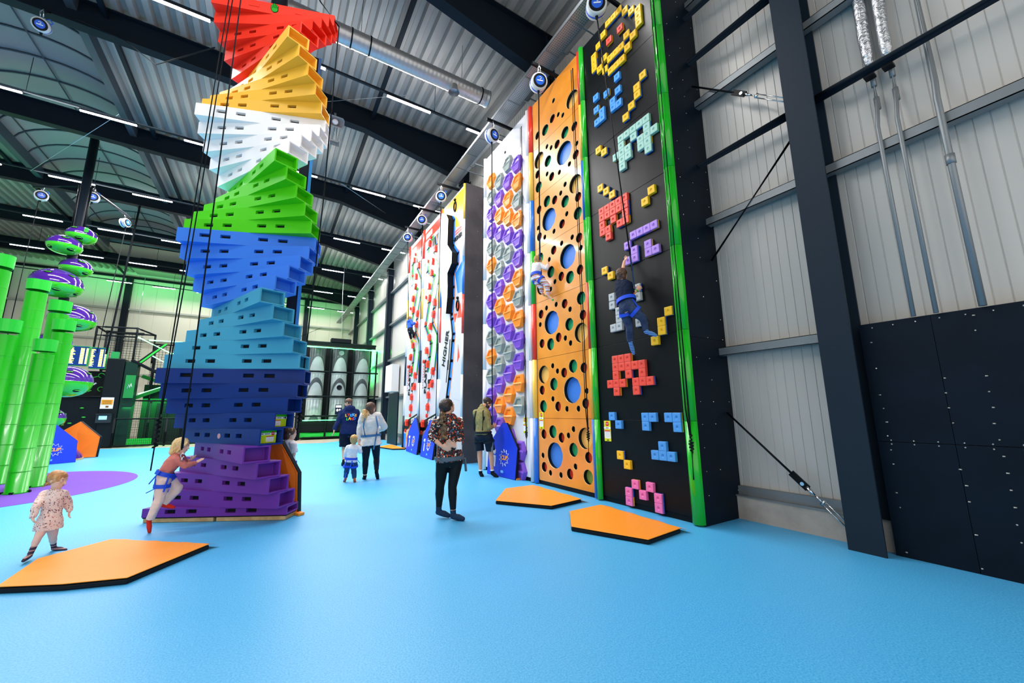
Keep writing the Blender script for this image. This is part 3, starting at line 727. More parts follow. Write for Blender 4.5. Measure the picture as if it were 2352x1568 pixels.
flat(mb, [(11.5, 6.86), (11.1, 6.54), (11.12, 6.44), (11.5, 6.76)], XF, .006, II['r'])
flat(mb, [(11.66, 2.41), (11.44, 2.44), (11.24, 2.35), (10.9, 2.47), (10.85, 1.77), (11.42, 1.87)], XF, .004, II['s'])
for z, h, c in ((3.75, .97, 'k'), (3.1, .72, 'k'), (1.87, .8, 'k')): flat(mb, [(11.72 + (3.75 - z) * .2, z), (11.78 + (3.75 - z) * .2, z), (11.9 + (3.75 - z) * .2, z - h), (11.84 + (3.75 - z) * .2, z - h)], XF, .005, II[c])
flat(mb, [(11.61, 4.27), (11.44, 4.53), (11.2, 4.5), (11.35, 4.25)], XF, .004, II['r']); flat(mb, [(10.98, 4.8), (10.85, 4.3), (11.2, 4.35)], XF, .005, II['r'])
flat(mb, [(12.4, 6.35), (12.2, 6.2), (12.3, 6.1), (12.5, 6.22)], XF, .005, II['g']); flat(mb, [(11.1, 3.5), (10.98, 3.1), (11.14, 2.95)], XF, .005, II['r'])
for i in range(2): 
    for k in range(11): flat(mb, [(11.55 - .055 * k, 7.2 + i * .1 - .0), (11.52 - .055 * k, 7.2 + i * .1), (11.52 - .055 * k, 7.26 + i * .1), (11.55 - .055 * k, 7.26 + i * .1)], XF, .005, II['r'])
mb.build('print', INKS, b1)
place_text('lettering', 'HIGHER', .2, (XF - .012, 11.27, 7.05), (0, -1, 0), (0, 0, 1), INK['k'], b1, bold=.008)
place_text('lettering', 'HIGHER', .34, (XF - .012, 12.1, 3.5), (0, -.3, 1), (0, 1, .3), INK['k'], b1, bold=.008)
# jutting spine: white face, black flank
sp = [(12.17, 8.26), (11.78, 8.05), (11.58, 7.79), (11.6, 6.88), (11.2, 6.48), (11.22, 6.12), (11.56, 5.89), (11.51, 5.43), (11.52, 5.06), (11.62, 4.55)]
mb = MB(); pp = sp + [(11.95, 4.9), (12.3, 6.2), (12.5, 6.9), (12.45, 7.6)]
mb.prism([(XF, y, z) for y, z in pp], (-.22, 0, 0), 0); 
fr = [(XF - .302, y + .03, z) for y, z in pp]
o = mb.build('spine', [white_pl, blackm], s1)
for p in o.data.polygons:
    if p.normal.y < -.3: p.material_index = 1
lo = sp[-1:] + [(11.57, 4.39), (11.42, 3.87), (11.46, 3.66), (11.55, 3.03), (11.67, 2.47), (11.82, 1.92), (11.9, 1.5)]
mb = MB(); strip(mb, [(y - .02, z) for y, z in sp[1:] + lo[1:]], .13, XF, .012, II['b']); strip(mb, [(y + .09, z) for y, z in lo], .07, XF, .03, II['k']); strip(mb, [(y - .11, z) for y, z in sp[4:] + lo[1:]], .03, XF, .008, II['o']); mb.build('print', INKS, b1)
for (y, z, c) in ((11.5, 8.25, 'y'), (12.31, 6.0, 'b'), (11.15, 4.74, 'r')):
    mb = MB(); mb.tube([(XF - .02, y + .09 * math.cos(a), z + .17 * math.sin(a)) for a in [2 * PI * k / 16 for k in range(16)]], .025, 6, closed=True); mb.ell((XF - .02, y, z + .24), .05, nu=10, nv=6, mi=0); flat(mb, [(y + .05, z - .1), (y - .05, z - .1), (y - .05, z + .1), (y + .05, z + .1)], XF, .01, 1)
    mb.build('climbing_hold', [blackm, INK[c]], s1)
pole(s1, 12.62, 'wwwrbwy', .04)
mb = MB(); mb.span((XF - .01, 10.655, 0), (5.69, 10.69, 8.68)); mb.build('side_panel', black_side, s1)
mb = MB()
for z in [.1 + .27 * k for k in range(31)]:
    for x in (5.64, 5.25):
        if x > 5.5 or random.random() < .3: mb.cyl((x, 10.66, z), (x, 10.65, z), .007, n=6)
mb.build('screws', screw_m, s1)

def star(r=.105, t=.09):
    pts = []
    for k, (a, q) in enumerate(((100, 1.15), (70, .75), (35, 1.1), (5, .7), (-40, 1.05), (-80, .75), (-125, 1.15), (-165, .7), (150, .95))):
        pts.append((r * q * math.cos(math.radians(a)), r * q * 1.25 * math.sin(math.radians(a))))
    mb = MB(); mb.prism([(0, y, z) for y, z in pts], (-t, 0, 0), 0); mb.s = [False] * len(mb.f); 
    me = mb.mesh('climbing_hold'); bm = bmesh.new(); bm.from_mesh(me); bmesh.ops.remove_doubles(bm, verts=bm.verts, dist=1e-5); bmesh.ops.recalc_face_normals(bm, faces=bm.faces); bm.to_mesh(me); bm.free()
    me.materials.append(red_h); return me
star_me = star()
SB = [(13.85, 7.81), (13.19, 7.36), (13.49, 6.96), (13.55, 6.55), (13.8, 6.09), (13.71, 5.6), (13.15, 5.31), (13.24, 4.89), (13.51, 4.49), (13.59, 4.09), (13.85, 3.65), (13.71, 3.13), (13.16, 2.84), (13.23, 2.42), (13.54, 2.02), (13.59, 1.61), (14.06, 1.03), (13.45, .8), (13.76, .42)]
SS = [(13.77, 8.04), (14.03, 7.16), (14.14, 5.75), (14.09, 4.72), (14.19, 3.29), (13.69, 1.32), (14.22, .72)]
for dy, label, cols in ((0, 'tall printed climbing wall with red star holds, middle of the three', 'kwkwyw' + 'r'), (1.94, 'tall printed climbing wall with red star holds, farthest of the three', 'kwkwyw' + 'r')):
    t, b = board(12.7 + dy, 14.6 + dy, label, cols)
    S = lambda l: [(y + dy, z) for y, z in l]
    mb = MB(); Y1, Y0 = 14.52 + dy, 12.8 + dy
    flat(mb, [(Y1, 8.12), (Y0, 8.12), (Y0, 8.5), (Y1, 8.5)], XF, .004, II['r']); flat(mb, [(Y1 - .12, 8.2), (Y1 - .8, 8.2), (Y1 - .8, 8.4), (Y1 - .12, 8.4)], XF, .006, II['w'])
    flat(mb, [(Y1 - .05, 7.3), (Y1 - .3, 7.6), (Y1 - .36, 7.6), (Y1 - .1, 7.1), (Y1, 7.1)], XF, .005, II['g'])
    for k in range(6):   # slanted illegible strokes of the heading
        flat(mb, [(13.66 + dy - .11 * k, 7.95 - .0 * k), (13.6 + dy - .11 * k, 7.95), (13.56 + dy - .11 * k, 7.62), (13.62 + dy - .11 * k, 7.62)], XF, .006, II['k'])
    A = S([(13.79, 8.03), (14.27, 7.72), (14.25, 6.78), (13.5, 6.38), (13.97, 5.49), (14.3, 4.65), (13.62, 3.88), (13.75, 3.4), (13.95, 2.9)])
    B = S([(13.46, 7.9), (13.32, 7.53), (13.52, 7.32), (13.02, 6.76), (12.9, 6.22), (13.01, 5.96), (13.41, 5.13), (13.5, 4.62), (12.96, 4.14), (12.95, 3.74), (13.14, 2.9)])
    C_ = S([(13.3, 2.9), (13.6, 2.1), (13.7, 1.4)])
    for L, cs in ((A, 'obkg'), (B, 'gkbo'), (C_, 'ks')):
        for i, c in enumerate(cs): strip(mb, [(y - .075 * i, z) for y, z in L], .08, XF, .004 + .002 * i, II[c])
    flat(mb, S([(13.9, 6.3), (13.5, 6.3), (13.75, 5.5), (14.1, 5.5)]), XF, .003, II['y'])
    flat(mb, S([(Y1 - dy, 1.06), (12.8, 1.42), (12.8, 1.06), (Y1 - dy, .68)]), XF, .008, II['k'])
    flat(mb, S([(Y1 - dy, .08), (14.2, .08), (14.2, .6), (Y1 - dy, .62)]), XF, .004, II['b']); flat(mb, S([(14.2, .08), (13.2, .08), (13.2, .55), (13.7, .95), (14.2, .6)]), XF, .003, II['y']); flat(mb, S([(13.2, .08), (12.8, .08), (12.8, .4), (13.2, .4)]), XF, .004, II['r'])
    flat(mb, S([(13.75, 2.26), (13.45, 2.26), (13.45, 2.6), (13.75, 2.6)]), XF, .005, II['k']); flat(mb, S([(13.72, 2.3), (13.48, 2.3), (13.48, 2.45), (13.72, 2.45)]), XF, .008, II['r'])
    for i in range(9):
        flat(mb, S([(14.3, 2.3 + .1 * i), (14.24, 2.3 + .1 * i), (14.24, 2.36 + .1 * i), (14.3, 2.36 + .1 * i)]), XF, .005, II['d'])
    mb.build('print', INKS, b)
    place_text('lettering', 'BLASTER', .33, (XF - .012, 13.98 + dy, 2.75), (0, 0, 1), (0, 1, 0), INK['k'], b, bold=.012)
    place_text('lettering', 'START', .24, (XF - .018, 13.22 + dy, 1.16), (0, -1, .2), (0, 0, 1), INK['w'], b, bold=.006)
    for y, z in S(SB):
        o = bpy.data.objects.new('climbing_hold', star_me); COL.objects.link(o); o.location = (XF, y, z); o.parent = b; o.rotation_euler = (random.uniform(-.3, .3), 0, 0)
    for y, z in S(SS):
        o = bpy.data.objects.new('climbing_hold', star_me); COL.objects.link(o); o.location = (XF, y, z); o.parent = b; o.scale = (.7, .5, .5)
    pole(t, 14.58 + dy, 'kwkwyw' + 'r', .05)
mb = MB(); mb.span((XF - .02, 16.62, 0), (5.69, 16.66, 8.68)); 
# dark end board and rails beyond the printed walls
o = mb.build('end_board', black_ply); tag(o, 'dark end board closing the far side of the printed climbing walls', 'board', kind='structure')
mb = MB(); mb.span((5.0, 18.2, 0), (5.06, 19.8, 2.35)); o = mb.build('board', mat('dark green grey board', '#17262a', .5)); tag(o, 'dark upright board against the right wall past the printed climbing walls', 'board')
t = thing('wall_cabinet', 'pale grey box mounted on the right wall above the dark upright board', 'cabinet', (5.5, 21, 2.6))
mb = MB(); mb.span((5.25, 20.4, 2.5), (5.62, 21.7, 3.9)); mb.build('body', mat('cabinet white', '#d9d8d6', .4), t)
mb = MB(); mb.span((5.24, 20.45, 2.55), (5.25, 21.65, 3.85)); mb.build('door', mat('cabinet door', '#e3e2e0', .4), t)

# ---- instruction signs on the walls
sg_y = mat('sign yellow green', '#d8e01c', .35); sg_w = mat('sign white', '#eef0f2', .35); sg_r = mat('sign red', '#dc2734', .35); sg_k = mat('sign black', '#11161a', .4); sg_g = mat('sign green', '#18c018', .35); sg_l = mat('sign grey print', '#b9b3b6', .5)
def wall_sign(y, z, w, h, label):
    t = thing('sign', label, 'sign', (XF, y, z - h / 2), 'stop signs on the climbing walls')
    x = XF - .003
    mb = MB(); mb.span((x - .006, y - w / 2, z - h / 2), (x, y + w / 2, z + h / 2)); mb.build('plate', sg_y, t, bevel=.004)
    mb = MB(); mb.span((x - .008, y - w / 2, z + h * .1), (x - .004, y + w / 2, z + h * .2)); mb.span((x - .008, y - w * .42, z - h * .36), (x - .004, y + w * .42, z + .03 * h)); mb.build('white_field', sg_w, t)
    mb = MB(); mb.lathe((x - .006, y, z + h * .35), [(0, 0), (w * .26, 0), (w * .26, .004), (0, .004)], 8, R=Matrix.Rotation(-PI / 2, 3, 'Y') @ Matrix.Rotation(PI / 8, 3, 'Z'), smooth=False); mb.span((x - .01, y - w * .4, z - .02 * h), (x - .006, y + w * .4, z + .03 * h)); mb.build('red_marks', sg_r, t)
    place_text('lettering', 'STOP', w * .19, (x - .012, y, z + h * .35), (0, -1, 0), (0, 0, 1), sg_w, t, extrude=.0005)
    mb = MB()
    for k in range(4): mb.span((x - .01, y - w * .34, z - h * (.08 + .07 * k)), (x - .007, y + w * .34, z - h * (.07 + .07 * k)))
    mb.build('small_print', sg_l, t)
    mb = MB(); mb.span((x - .01, y - w * .2, z + h * .135), (x - .007, y + w * .2, z + h * .16)); mb.span((x - .01, y - w * .15, z - h * .46), (x - .007, y + w * .1, z - h * .42)); mb.build('black_marks', sg_k, t)
wall_sign(7.385, 1.15, .15, .33, 'yellow stop sign on the white hexagon wall')
wall_sign(6.77, 1.26, .15, .33, 'yellow stop sign on the orange wall with holes')
wall_sign(4.9, 1.12, .15, .33, 'yellow stop sign on the black pixel wall')

# ---- floor mats below the walls
def floor_mat(pts, label, flap=None, t=.055):
    g = thing('floor_mat', label, 'mat', (sum(p[0] for p in pts) / len(pts), sum(p[1] for p in pts) / len(pts), 0), 'orange floor mats')
    mb = MB(); mb.prism([(x, y, t * .8) for x, y in pts], (0, 0, -t * .8 + .002), 0); mb.build('black_edge', mat('black vinyl', '#10151b', .5), g, bevel=.01)
    mb = MB(); mb.prism([(x, y, t + .004) for x, y in pts], (0, 0, -.008), 0); mb.build('top_cover', orange_v, g, bevel=.006)
    if flap:
        mb = MB(); a, b, w = V((*flap[0], 0)), V((*flap[1], 0)), flap[2]; d = (b - a).normalized(); n = V((-d.y, d.x, 0)); n *= w
        q = [a + V((0, 0, t)), b + V((0, 0, t)), b + n + V((0, 0, t * .55)) + d * .04, a + n + V((0, 0, t * .6)) - d * .03]
        m = 10; vs = []
        for i in range(m + 1):
            for p, r in ((q[0], q[1]), (q[3], q[2])): vs.append(p.lerp(r, i / m) + V((0, 0, .006 * math.sin(i * 2.1))))
        mb.add(vs, [(2 * i, 2 * i + 1, 2 * i + 3, 2 * i + 2) for i in range(m)], 0, True); mb.add([v - V((0, 0, .012)) for v in vs], [(2 * i, 2 * i + 2, 2 * i + 3, 2 * i + 1) for i in range(m)], 0, True)
        mb.build('flap', orange_v, g)
    return g
floor_mat([(3.22, 5.82), (3.86, 6.6), (4.47, 6.6), (4.43, 5.16), (3.75, 5.05)], 'orange floor mat in front of the orange wall with holes', ((4.47, 6.6), (4.43, 5.16), .09))
floor_mat([(3.3, 4.05), (3.76, 4.64), (4.4, 4.7), (4.35, 3.28), (3.68, 3.2)], 'orange floor mat in front of the black pixel wall', ((4.4, 4.7), (4.35, 3.28), .1))
floor_mat([(-1.8, 5.28), (-1.82, 6.05), (-1.4, 6.5), (-.42, 5.68), (-.92, 4.94), (-1.35, 5.06)], 'large orange floor mat in front of the small child and the rainbow tower', ((-1.4, 6.5), (-.42, 5.68), .08))
floor_mat([(4.05, 17.4), (4.3, 16.1), (4.75, 15.9), (4.78, 18.2)], 'distant orange floor mat at the foot of the farthest printed wall')

# ---- blue tent-shaped gate mats leaning on the walls
def burst(r0, r1, n, c, right, up, w):
    """zig-zag star outline ribbon"""
    mb = MB(); c = V(c); r = V(right); u = V(up); nn = r.cross(u); pts = []
    for k in range(2 * n):
        a = 2 * PI * k / (2 * n); q = r0 if k % 2 else r1; pts.append(c + r * q * math.cos(a) * 1.05 + u * q * math.sin(a))
    mb.tube(pts, w, 4, closed=True); return mb
def gate_mat(p0, p1, lean, label, m, apex=1.2, mid=.66, writing=True, t=.05, group='folding gate mats'):
    """five-sided padded sheet standing on the edge p0-p1 (screen left to right) and leaning by vector lean at its top"""
    p0, p1 = V((*p0, 0)), V((*p1, 0)); r = (p1 - p0); W = r.length; r.normalize(); up = (V((0, 0, 1.2)) + V((*lean, 0))).normalized(); n = r.cross(up)
    g = thing('gate_mat', label, 'gate mat', (p0 + p1) / 2, group)
    P = lambda a, b, d=0: p0 + r * (a * W) + up * b + n * d
    out = [(0, 0), (1, 0), (1.02, mid), (.6, apex), (.44, apex), (-.02, mid)]
    mb = MB(); mb.prism([P(a, b, 0) for a, b in out], -n * t, 0); mb.build('edge_band', mat('black vinyl', '#10151b', .5), g, bevel=.008)
    mb = MB(); mb.prism([P(.5 + (a - .5) * .985, b * .985 + .008, .006) for a, b in out], -n * .008, 0); mb.build('cover', m, g)
    if writing:
        b = burst(.12, .19, 11, P(.6, .42, .012), r, up, .006); b.build('starburst_print', INK['w'], g)
        place_text('lettering', 'CLIP', .13, P(.6, .42, .014), r, up, INK['o'], g, shear=.2, bold=.005)
        mb = MB()
        for dx in (0, .035, .075): mb.prism([P(.22, 0, .012) + r * dx + up * z for z in (.2,)] + [P(.22, 0, .012) + r * (dx + .02) + up * .2, P(.22, 0, .012) + r * (dx + .02) + up * .45, P(.22, 0, .012) + r * dx + up * .45], n * .002)
        mb.ell(P(.22, .53, .012) + r * .04, (.04, .04, .06), nu=10, nv=6); mb.build('figure_print', INK['w'], g)
        mb = MB(); mb.box(P(.56, .12, .012), (.02, .1, .05)); mb.build('print', mat('pale blue ink', '#6fb4f0', .4), g)
    return g
gate_mat((4.58, 8.7), (4.64, 7.52), (.1, 0), 'blue tent shaped gate mat that the man in shorts is handling', blue_v)
gate_mat((4.62, 15.4), (4.5, 13.75), (.12, 0), 'blue tent shaped gate mat in front of the farthest printed wall', blue_v, 1.25, .7)
gate_mat((4.48, 13.3), (4.42, 12.0), (.14, 0), 'blue tent shaped gate mat half hidden behind the woman in the floral top', blue_v)
mb = MB(); mb.prism([(4.66, 7.5, .004), (4.78, 7.5, .004), (4.78, 8.7, .004), (4.66, 8.7, .004)], (0, 0, .03)); o = mb.build('floor_mat', orange_v); tag(o, 'orange mat corner under the blue gate mat by the hexagon wall', 'mat', 'orange floor mats')

# ---- automatic belay drums and their ropes
def drum(c, face, label, grp='belay drums over the climbing walls', arm=None, r=.175):
    c = V(c); d = V(face).normalized(); _, sd, u = frame(d); R = Matrix((sd, u, d)).transposed()
    t = thing('belay_device', label, 'belay device', c, grp)
    mb = MB(); mb.lathe(c, [(0, -.11), (r * .8, -.11), (r, -.085), (r, -.01, 0), (r, .075), (r * .93, .1), (r * .8, .1)], 26, R=R); mb.build('drum_body', mat('drum off white', '#d5d5d2', .35), t)
    mb = MB(); mb.lathe(c, [(r * 1.012, -.035), (r * 1.02, -.03), (r * 1.02, .0), (r * 1.012, .004)], 26, R=R, smooth=False); mb.build('blue_band', mat('drum blue', '#1d5fd0', .35), t)
    mb = MB(); mb.lathe(c, [(r * .8, .1), (r * .78, .112), (r * .56, .112), (r * .56, .095)], 26, R=R, smooth=False); mb.build('black_ring', blackm, t)
    mb = MB(); mb.lathe(c, [(0, .115), (r * .54, .115), (r * .56, .1)], 26, R=R, smooth=False); mb.build('blue_disc', mat('drum blue', '#1d5fd0', .35), t)
    mb = MB(); mb.tube([c + d * .118 + sd * (r * .13 * math.cos(a)) + u * (r * .22 + r * .13 * math.sin(a)) for a in [k * .5 for k in range(11)]], .006, 5); mb.box(c + d * .118 - u * r * .05, (r * .7, .02, .004), R=R); mb.build('white_mark', sg_w, t)
    top = c + u * r
    mb = MB(); mb.tube([top + sd * .02, top + u * .12 + sd * .025, top + V((0, 0, .24)), top + u * .12 - sd * .025, top - sd * .02], .012, 6); mb.build('hook', chrome, t)
    mb = MB(); mb.tube([top - sd * .06, top - sd * .13 + u * .03, top - sd * .17 - u * .03, top - sd * .12 - u * .08], .012, 6); mb.build('handle', mat('drum blue', '#1d5fd0', .35), t)
    mb = MB(); mb.cyl(c - u * (r - .02) + d * .03, c - u * (r + .05) + d * .03, .03, .02, 10); mb.build('rope_outlet', blackm, t)
    if arm is not None:
        a = V(arm); mb = MB(); mb.bar(V((c.x - .12, a.y, a.z)), a, .05, .07); mb.bar(a - V((.12, 0, .02)), V((a.x - .12, a.y, a.z - .25)), .03, .03); mb.build('bracket_arm', blackm, t)
    return t
DR = [((4.3, 4.14, 8.37), 'belay drum above the black pixel wall'), ((4.3, 5.89, 8.26), 'belay drum above the orange wall with holes'), ((4.3, 7.95, 8.37), 'belay drum above the white hexagon wall'), ((4.3, 11.47, 8.44), 'belay drum above the nearest printed wall'), ((4.3, 13.36, 8.45), 'belay drum above the middle printed wall'), ((4.3, 15.14, 8.46), 'belay drum above the farthest printed wall')]
FD = [(-.55, -.75, -.25), (-.3, -.9, -.25), (.25, -.95, -.2), (-.35, -.9, -.25), (-.45, -.85, -.25), (-.45, -.85, -.2)]
for (c, lab), fdir in zip(DR, FD): drum(c, fdir, lab, arm=(5.15, c[1] + .05, c[2] + .47))
# ------------------------------------------------------------------ rainbow block tower
TX, TY, TL, TD, TH = -.425, 7.175, 1.922, .322, .212
tower = thing('climbing_tower', 'tall twisting tower of rainbow coloured plastic blocks', 'climbing tower', (TX, TY, 0))
RB = ['#6e3099', '#042f78', '#429fbe', '#3a7de2', '#4fd010', '#f4f2f2', '#f6ba3a', '#e8301a']
NAMES = ['purple', 'navy blue', 'sky blue', 'blue', 'lime green', 'white', 'yellow', 'red']
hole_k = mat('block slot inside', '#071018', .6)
def block_angle(i):
    g, k = divmod(i, 5)
    return math.radians(-28.5 - 10 * k) if g % 2 == 0 else math.radians(-58.7 + 10 * k)
def block(i):
    g, k = divmod(i, 5); a = block_angle(i); z0 = max(.07, -.026 + TH * i) ; z1 = -.026 + TH * (i + 1) - .0006
    u = V((math.cos(a), math.sin(a), 0)); n = V((math.sin(a), -math.cos(a), 0)); c = V((TX, TY, 0))
    P = lambda s, d, z: c + u * s + n * d + V((0, 0, z))
    L, D = TL / 2, TD / 2
    mb = MB()
    # long faces with four slots each
    sl = [-.62, -.33, .21, .5]; sw, sh = .108, .026; zm = (z0 + z1) / 2 + .01
    for side in (1, -1):
        xs = [-L]; 
        for q in sl: xs += [q * L - sw / 2 * 1.25, q * L + sw / 2 * 1.25]
        xs.append(L); zs = [z0, zm - sh, zm + sh, z1]
        for ix in range(len(xs) - 1):
            for iz in range(3):
                q = [P(xs[ix], side * D, zs[iz]), P(xs[ix + 1], side * D, zs[iz]), P(xs[ix + 1], side * D, zs[iz + 1]), P(xs[ix], side * D, zs[iz + 1])]
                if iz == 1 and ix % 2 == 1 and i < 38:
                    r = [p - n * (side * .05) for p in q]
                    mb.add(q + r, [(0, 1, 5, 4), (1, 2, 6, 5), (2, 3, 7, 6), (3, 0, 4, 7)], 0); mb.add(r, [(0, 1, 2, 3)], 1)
                else: mb.add(q, [(0, 1, 2, 3)])
    # ends: recessed tray
    for s in (1, -1):
        o = [P(s * L, -D, z0), P(s * L, D, z0), P(s * L, D, z1), P(s * L, -D, z1)]
        w = .022; r1 = [P(s * L, -D + w, z0 + w), P(s * L, D - w, z0 + w), P(s * L, D - w, z1 - w), P(s * L, -D + w, z1 - w)]
        r2 = [p - u * (s * .13) for p in r1]
        mb.add(o + r1, [(j, (j + 1) % 4, (j + 1) % 4 + 4, j + 4) for j in range(4)])
        mb.add(r1 + r2, [(j, (j + 1) % 4, (j + 1) % 4 + 4, j + 4) for j in range(4)]); mb.add(r2, [(0, 1, 2, 3)])
    for z, fl in ((z0, 1), (z1, 0)): mb.add([P(-L, -D, z), P(L, -D, z), P(L, D, z), P(-L, D, z)], [(0, 1, 2, 3)])
    o = mb.build('block', [mat('block ' + NAMES[g], RB[g], .42, spec=.22), hole_k], tower, bevel=.006)
    o['label'] = '%s block' % NAMES[g]
    return o, P, z0, z1, L, D, u, n
BL = [block(i) for i in range(40)]
# timber feet under the lowest block
a = block_angle(0); P0 = BL[0][1]
mb = MB()
for s0, s1 in ((-TL / 2 + .02, -.02), (.02, TL / 2 - .02)):
    mb.prism([P0(s0, TD / 2 - .01, .003), P0(s1, TD / 2 - .01, .003), P0(s1, -TD / 2 + .01, .003), P0(s0, -TD / 2 + .01, .003)], (0, 0, .055))
mb.build('timber_base', mat('pale timber', '#c9a878', .6, var=(9, '#b89362', .4, .6)), tower, bevel=.004)
mb = MB(); mb.prism([P0(-TL / 2 + .01, TD / 2 - .005, .055), P0(TL / 2 - .01, TD / 2 - .005, .055), P0(TL / 2 - .01, -TD / 2 + .005, .055), P0(-TL / 2 + .01, -TD / 2 + .005, .055)], (0, 0, .015)); mb.build('base_seal', blackm, tower)
# dark post through the top and blue faced rear post
mb = MB(); mb.cyl((TX, TY, 8.4), (TX, TY, 10.44), .13, n=18); mb.build('centre_post', rafter_m, tower)
mb = MB(); mb.box((.2, 7.62, 4.1), (.16, .16, 8.2)); o = mb.build('rear_post', [rafter_m], tower)
mb = MB(); mb.box((.3, 7.6, 4.1), (.05, .16, 8.2)); mb.build('rear_post', mat('post blue', '#2f86cc', .4), tower)
# green hand emblem on the top red block
_, P, z0, z1, L, D, u, n = BL[39]
zc = (z0 + z1) / 2 + .01; hc = .0
def hand_print(q, mi0, grow):
    mb = MB()
    f = lambda x, z: P(hc + x, D + q, zc + z)
    pal = [(-.05 - grow, .0), (-.045 - grow, -.045), (-.02, -.075 - grow), (.02, -.075 - grow), (.048 + grow, -.05), (.05 + grow, .0), (.045, .03), (-.03, .03)]
    mb.prism([f(x, z) for x, z in pal], n * .003)
    for x, h in ((-.032, .075), (-.008, .085), (.016, .072), (.04, .05)): mb.prism([f(x - .008 - grow, 0), f(x + .008 + grow, 0), f(x + .008 + grow, h), f(x, h + .01 + grow), f(x - .008 - grow, h)], n * .003)
    mb.prism([f(-.055 - grow, -.02), f(-.04, -.02), f(-.046, .055), f(-.056 - grow, .052)], n * .003)
    return mb
hand_print(.002, 0, .008).build('emblem_outline', sg_k, tower); hand_print(.006, 0, 0).build('emblem', mat('emblem green', '#0a9a12', .4), tower)
mb = MB()
for s in (-.33, .42, .78): mb.prism([P(s * L - .08, D + .002, zc - .03), P(s * L + .08, D + .002, zc - .03), P(s * L + .08, D + .002, zc + .03), P(s * L - .08, D + .002, zc + .03)], n * .004)
mb.build('cover_plate', MATS['block red'], tower)
# stop signs in two block ends and a round sticker
def end_sign(i, flip, label):
    _, P, z0, z1, L, D, u, n = BL[i]; s = L - .1
    t = thing('sign', label, 'sign', P(s, 0, z0), 'stop signs on the tower')
    f = lambda a, z, d=0: c0 - n * a + V((0, 0, z)) + u * d
    c0 = P(s, 0, (z0 + z1) / 2)
    W, Hh = .12, .082
    q = lambda a0, b0, a1, b1, d: [f(a0, b0, d), f(a1, b0, d), f(a1, b1, d), f(a0, b1, d)]
    mb = MB(); mb.prism(q(-W, -Hh, W, Hh, .002), u * .004); mb.build('plate', mat('sign lime', '#c3e01c', .35), t)
    mb = MB(); mb.prism(q(-W, Hh * .45, W, Hh, .007), u * .001); mb.build('green_band', sg_g, t)
    mb = MB(); mb.prism(q(-W, Hh * .28, W, Hh * .62, .009), u * .001); k = -.1 if flip else .1; mb.prism(q(-.05 - k * .3, -Hh * .82, .055 - k * .3, Hh * .05, .009), u * .001); mb.build('white_field', sg_w, t)
    sx = .07 if flip else -.08
    mb = MB(); mb.prism([f(sx + .027 * math.cos(a), Hh * .5 + .027 * math.sin(a), .011) for a in [PI / 8 + k * PI / 4 for k in range(8)]], u * .001); mb.prism(q(-.05 - k * .3, -Hh * .05, .055 - k * .3, Hh * .07, .011), u * .001); mb.build('red_marks', sg_r, t)
    dr = -1 if flip else 1; ax = -.1 if flip else .1
    mb = MB(); mb.prism([f(ax + dr * .012, Hh * .45, .011), f(ax - dr * .012, Hh * .72, .011), f(ax - dr * .012, Hh * .2, .011)], u * .001); mb.prism(q(min(ax - dr * .012, ax - dr * .04), Hh * .4, max(ax - dr * .012, ax - dr * .04), Hh * .52, .011), u * .001)
    mb.prism(q(-.04, Hh * .4, .03, Hh * .5, .0112), u * .0005)
    mb.build('black_arrow', sg_k, t)
    place_text('lettering', 'STOP', .02, f(sx, Hh * .5, .0125), -n, (0, 0, 1), sg_w, t, extrude=.0004)
    mb = MB()
    for r in range(3): mb.prism(q(-.04 - k * .3, -Hh * (.25 + .2 * r), .045 - k * .3, -Hh * (.2 + .2 * r), .011), u * .0006)
    mb.build('small_print', sg_l, t)
end_sign(6, False, 'yellow and green stop sign in the upper navy block end'); end_sign(5, True, 'yellow and green stop sign in the lower navy block end')
_, P, z0, z1, L, D, u, n = BL[5]
c0 = P(.0, D, (z0 + z1) / 2); mb = MB(); R = Matrix((u, V((0, 0, 1)), n)).transposed()
mb.lathe(c0, [(0, .003), (.034, .003), (.034, .0)], 20, R=R, smooth=False); mb.lathe(c0, [(0, .005, 1), (.028, .005, 1), (.028, .003, 1)], 20, R=R, smooth=False)
for k in range(4): mb.box(c0 + n * .006 + V((0, 0, .015 - .01 * k)), (.035, .004, .001), 0, R)
o = mb.build('sticker', [sg_w, sg_r]); tag(o, 'small red and white round sticker on the lowest navy block', 'sticker')

# ropes hanging round the tower, with knots
def knot(mb, p, L, r):
    p = V(p); pts = []
    for k in range(40): pts.append(p + V((math.sin(k * 1.1) * r, math.cos(k * .9) * r, -L * k / 40)))
    mb.tube(pts, r * .55, 6)
def rope(pts, r, label, knots=(), m=rubber, name='rope'):
    t = thing(name, label, 'rope', pts[-1], 'black climbing ropes'); mb = MB(); mb.tube(pts, r, 6); mb.build('line', m, t)
    for k in knots:
        mb = MB(); knot(mb, *k); mb.build('knot', m, t)
    return t
TOP = (-.88, 6.62)
t = rope([(-.9, 6.6, 8.45), (-.89, 6.6, 2.0), (-.9, 6.66, 1.0)], .009, 'black rope in front of the tower running down to the girl')
mb = MB(); mb.bar((-.895, 6.63, 1.55), (-.9, 6.68, 1.02), .03, .012); mb.build('rope_sleeve', mat('dark blue webbing', '#103a66', .6), t)
rope([(-1.12, 7.1, 8.3), (-1.2, 7.1, 4.0), (-1.24, 7.1, 1.4), (-1.25, 7.1, .72)], .008, 'double black rope with a long knot hanging left of the tower, near strand', [((-1.24, 7.1, 1.42), .42, .022)])
rope([(-1.08, 7.15, 8.3), (-1.16, 7.14, 4.0), (-1.23, 7.12, 1.45)], .008, 'double black rope hanging left of the tower, far strand')
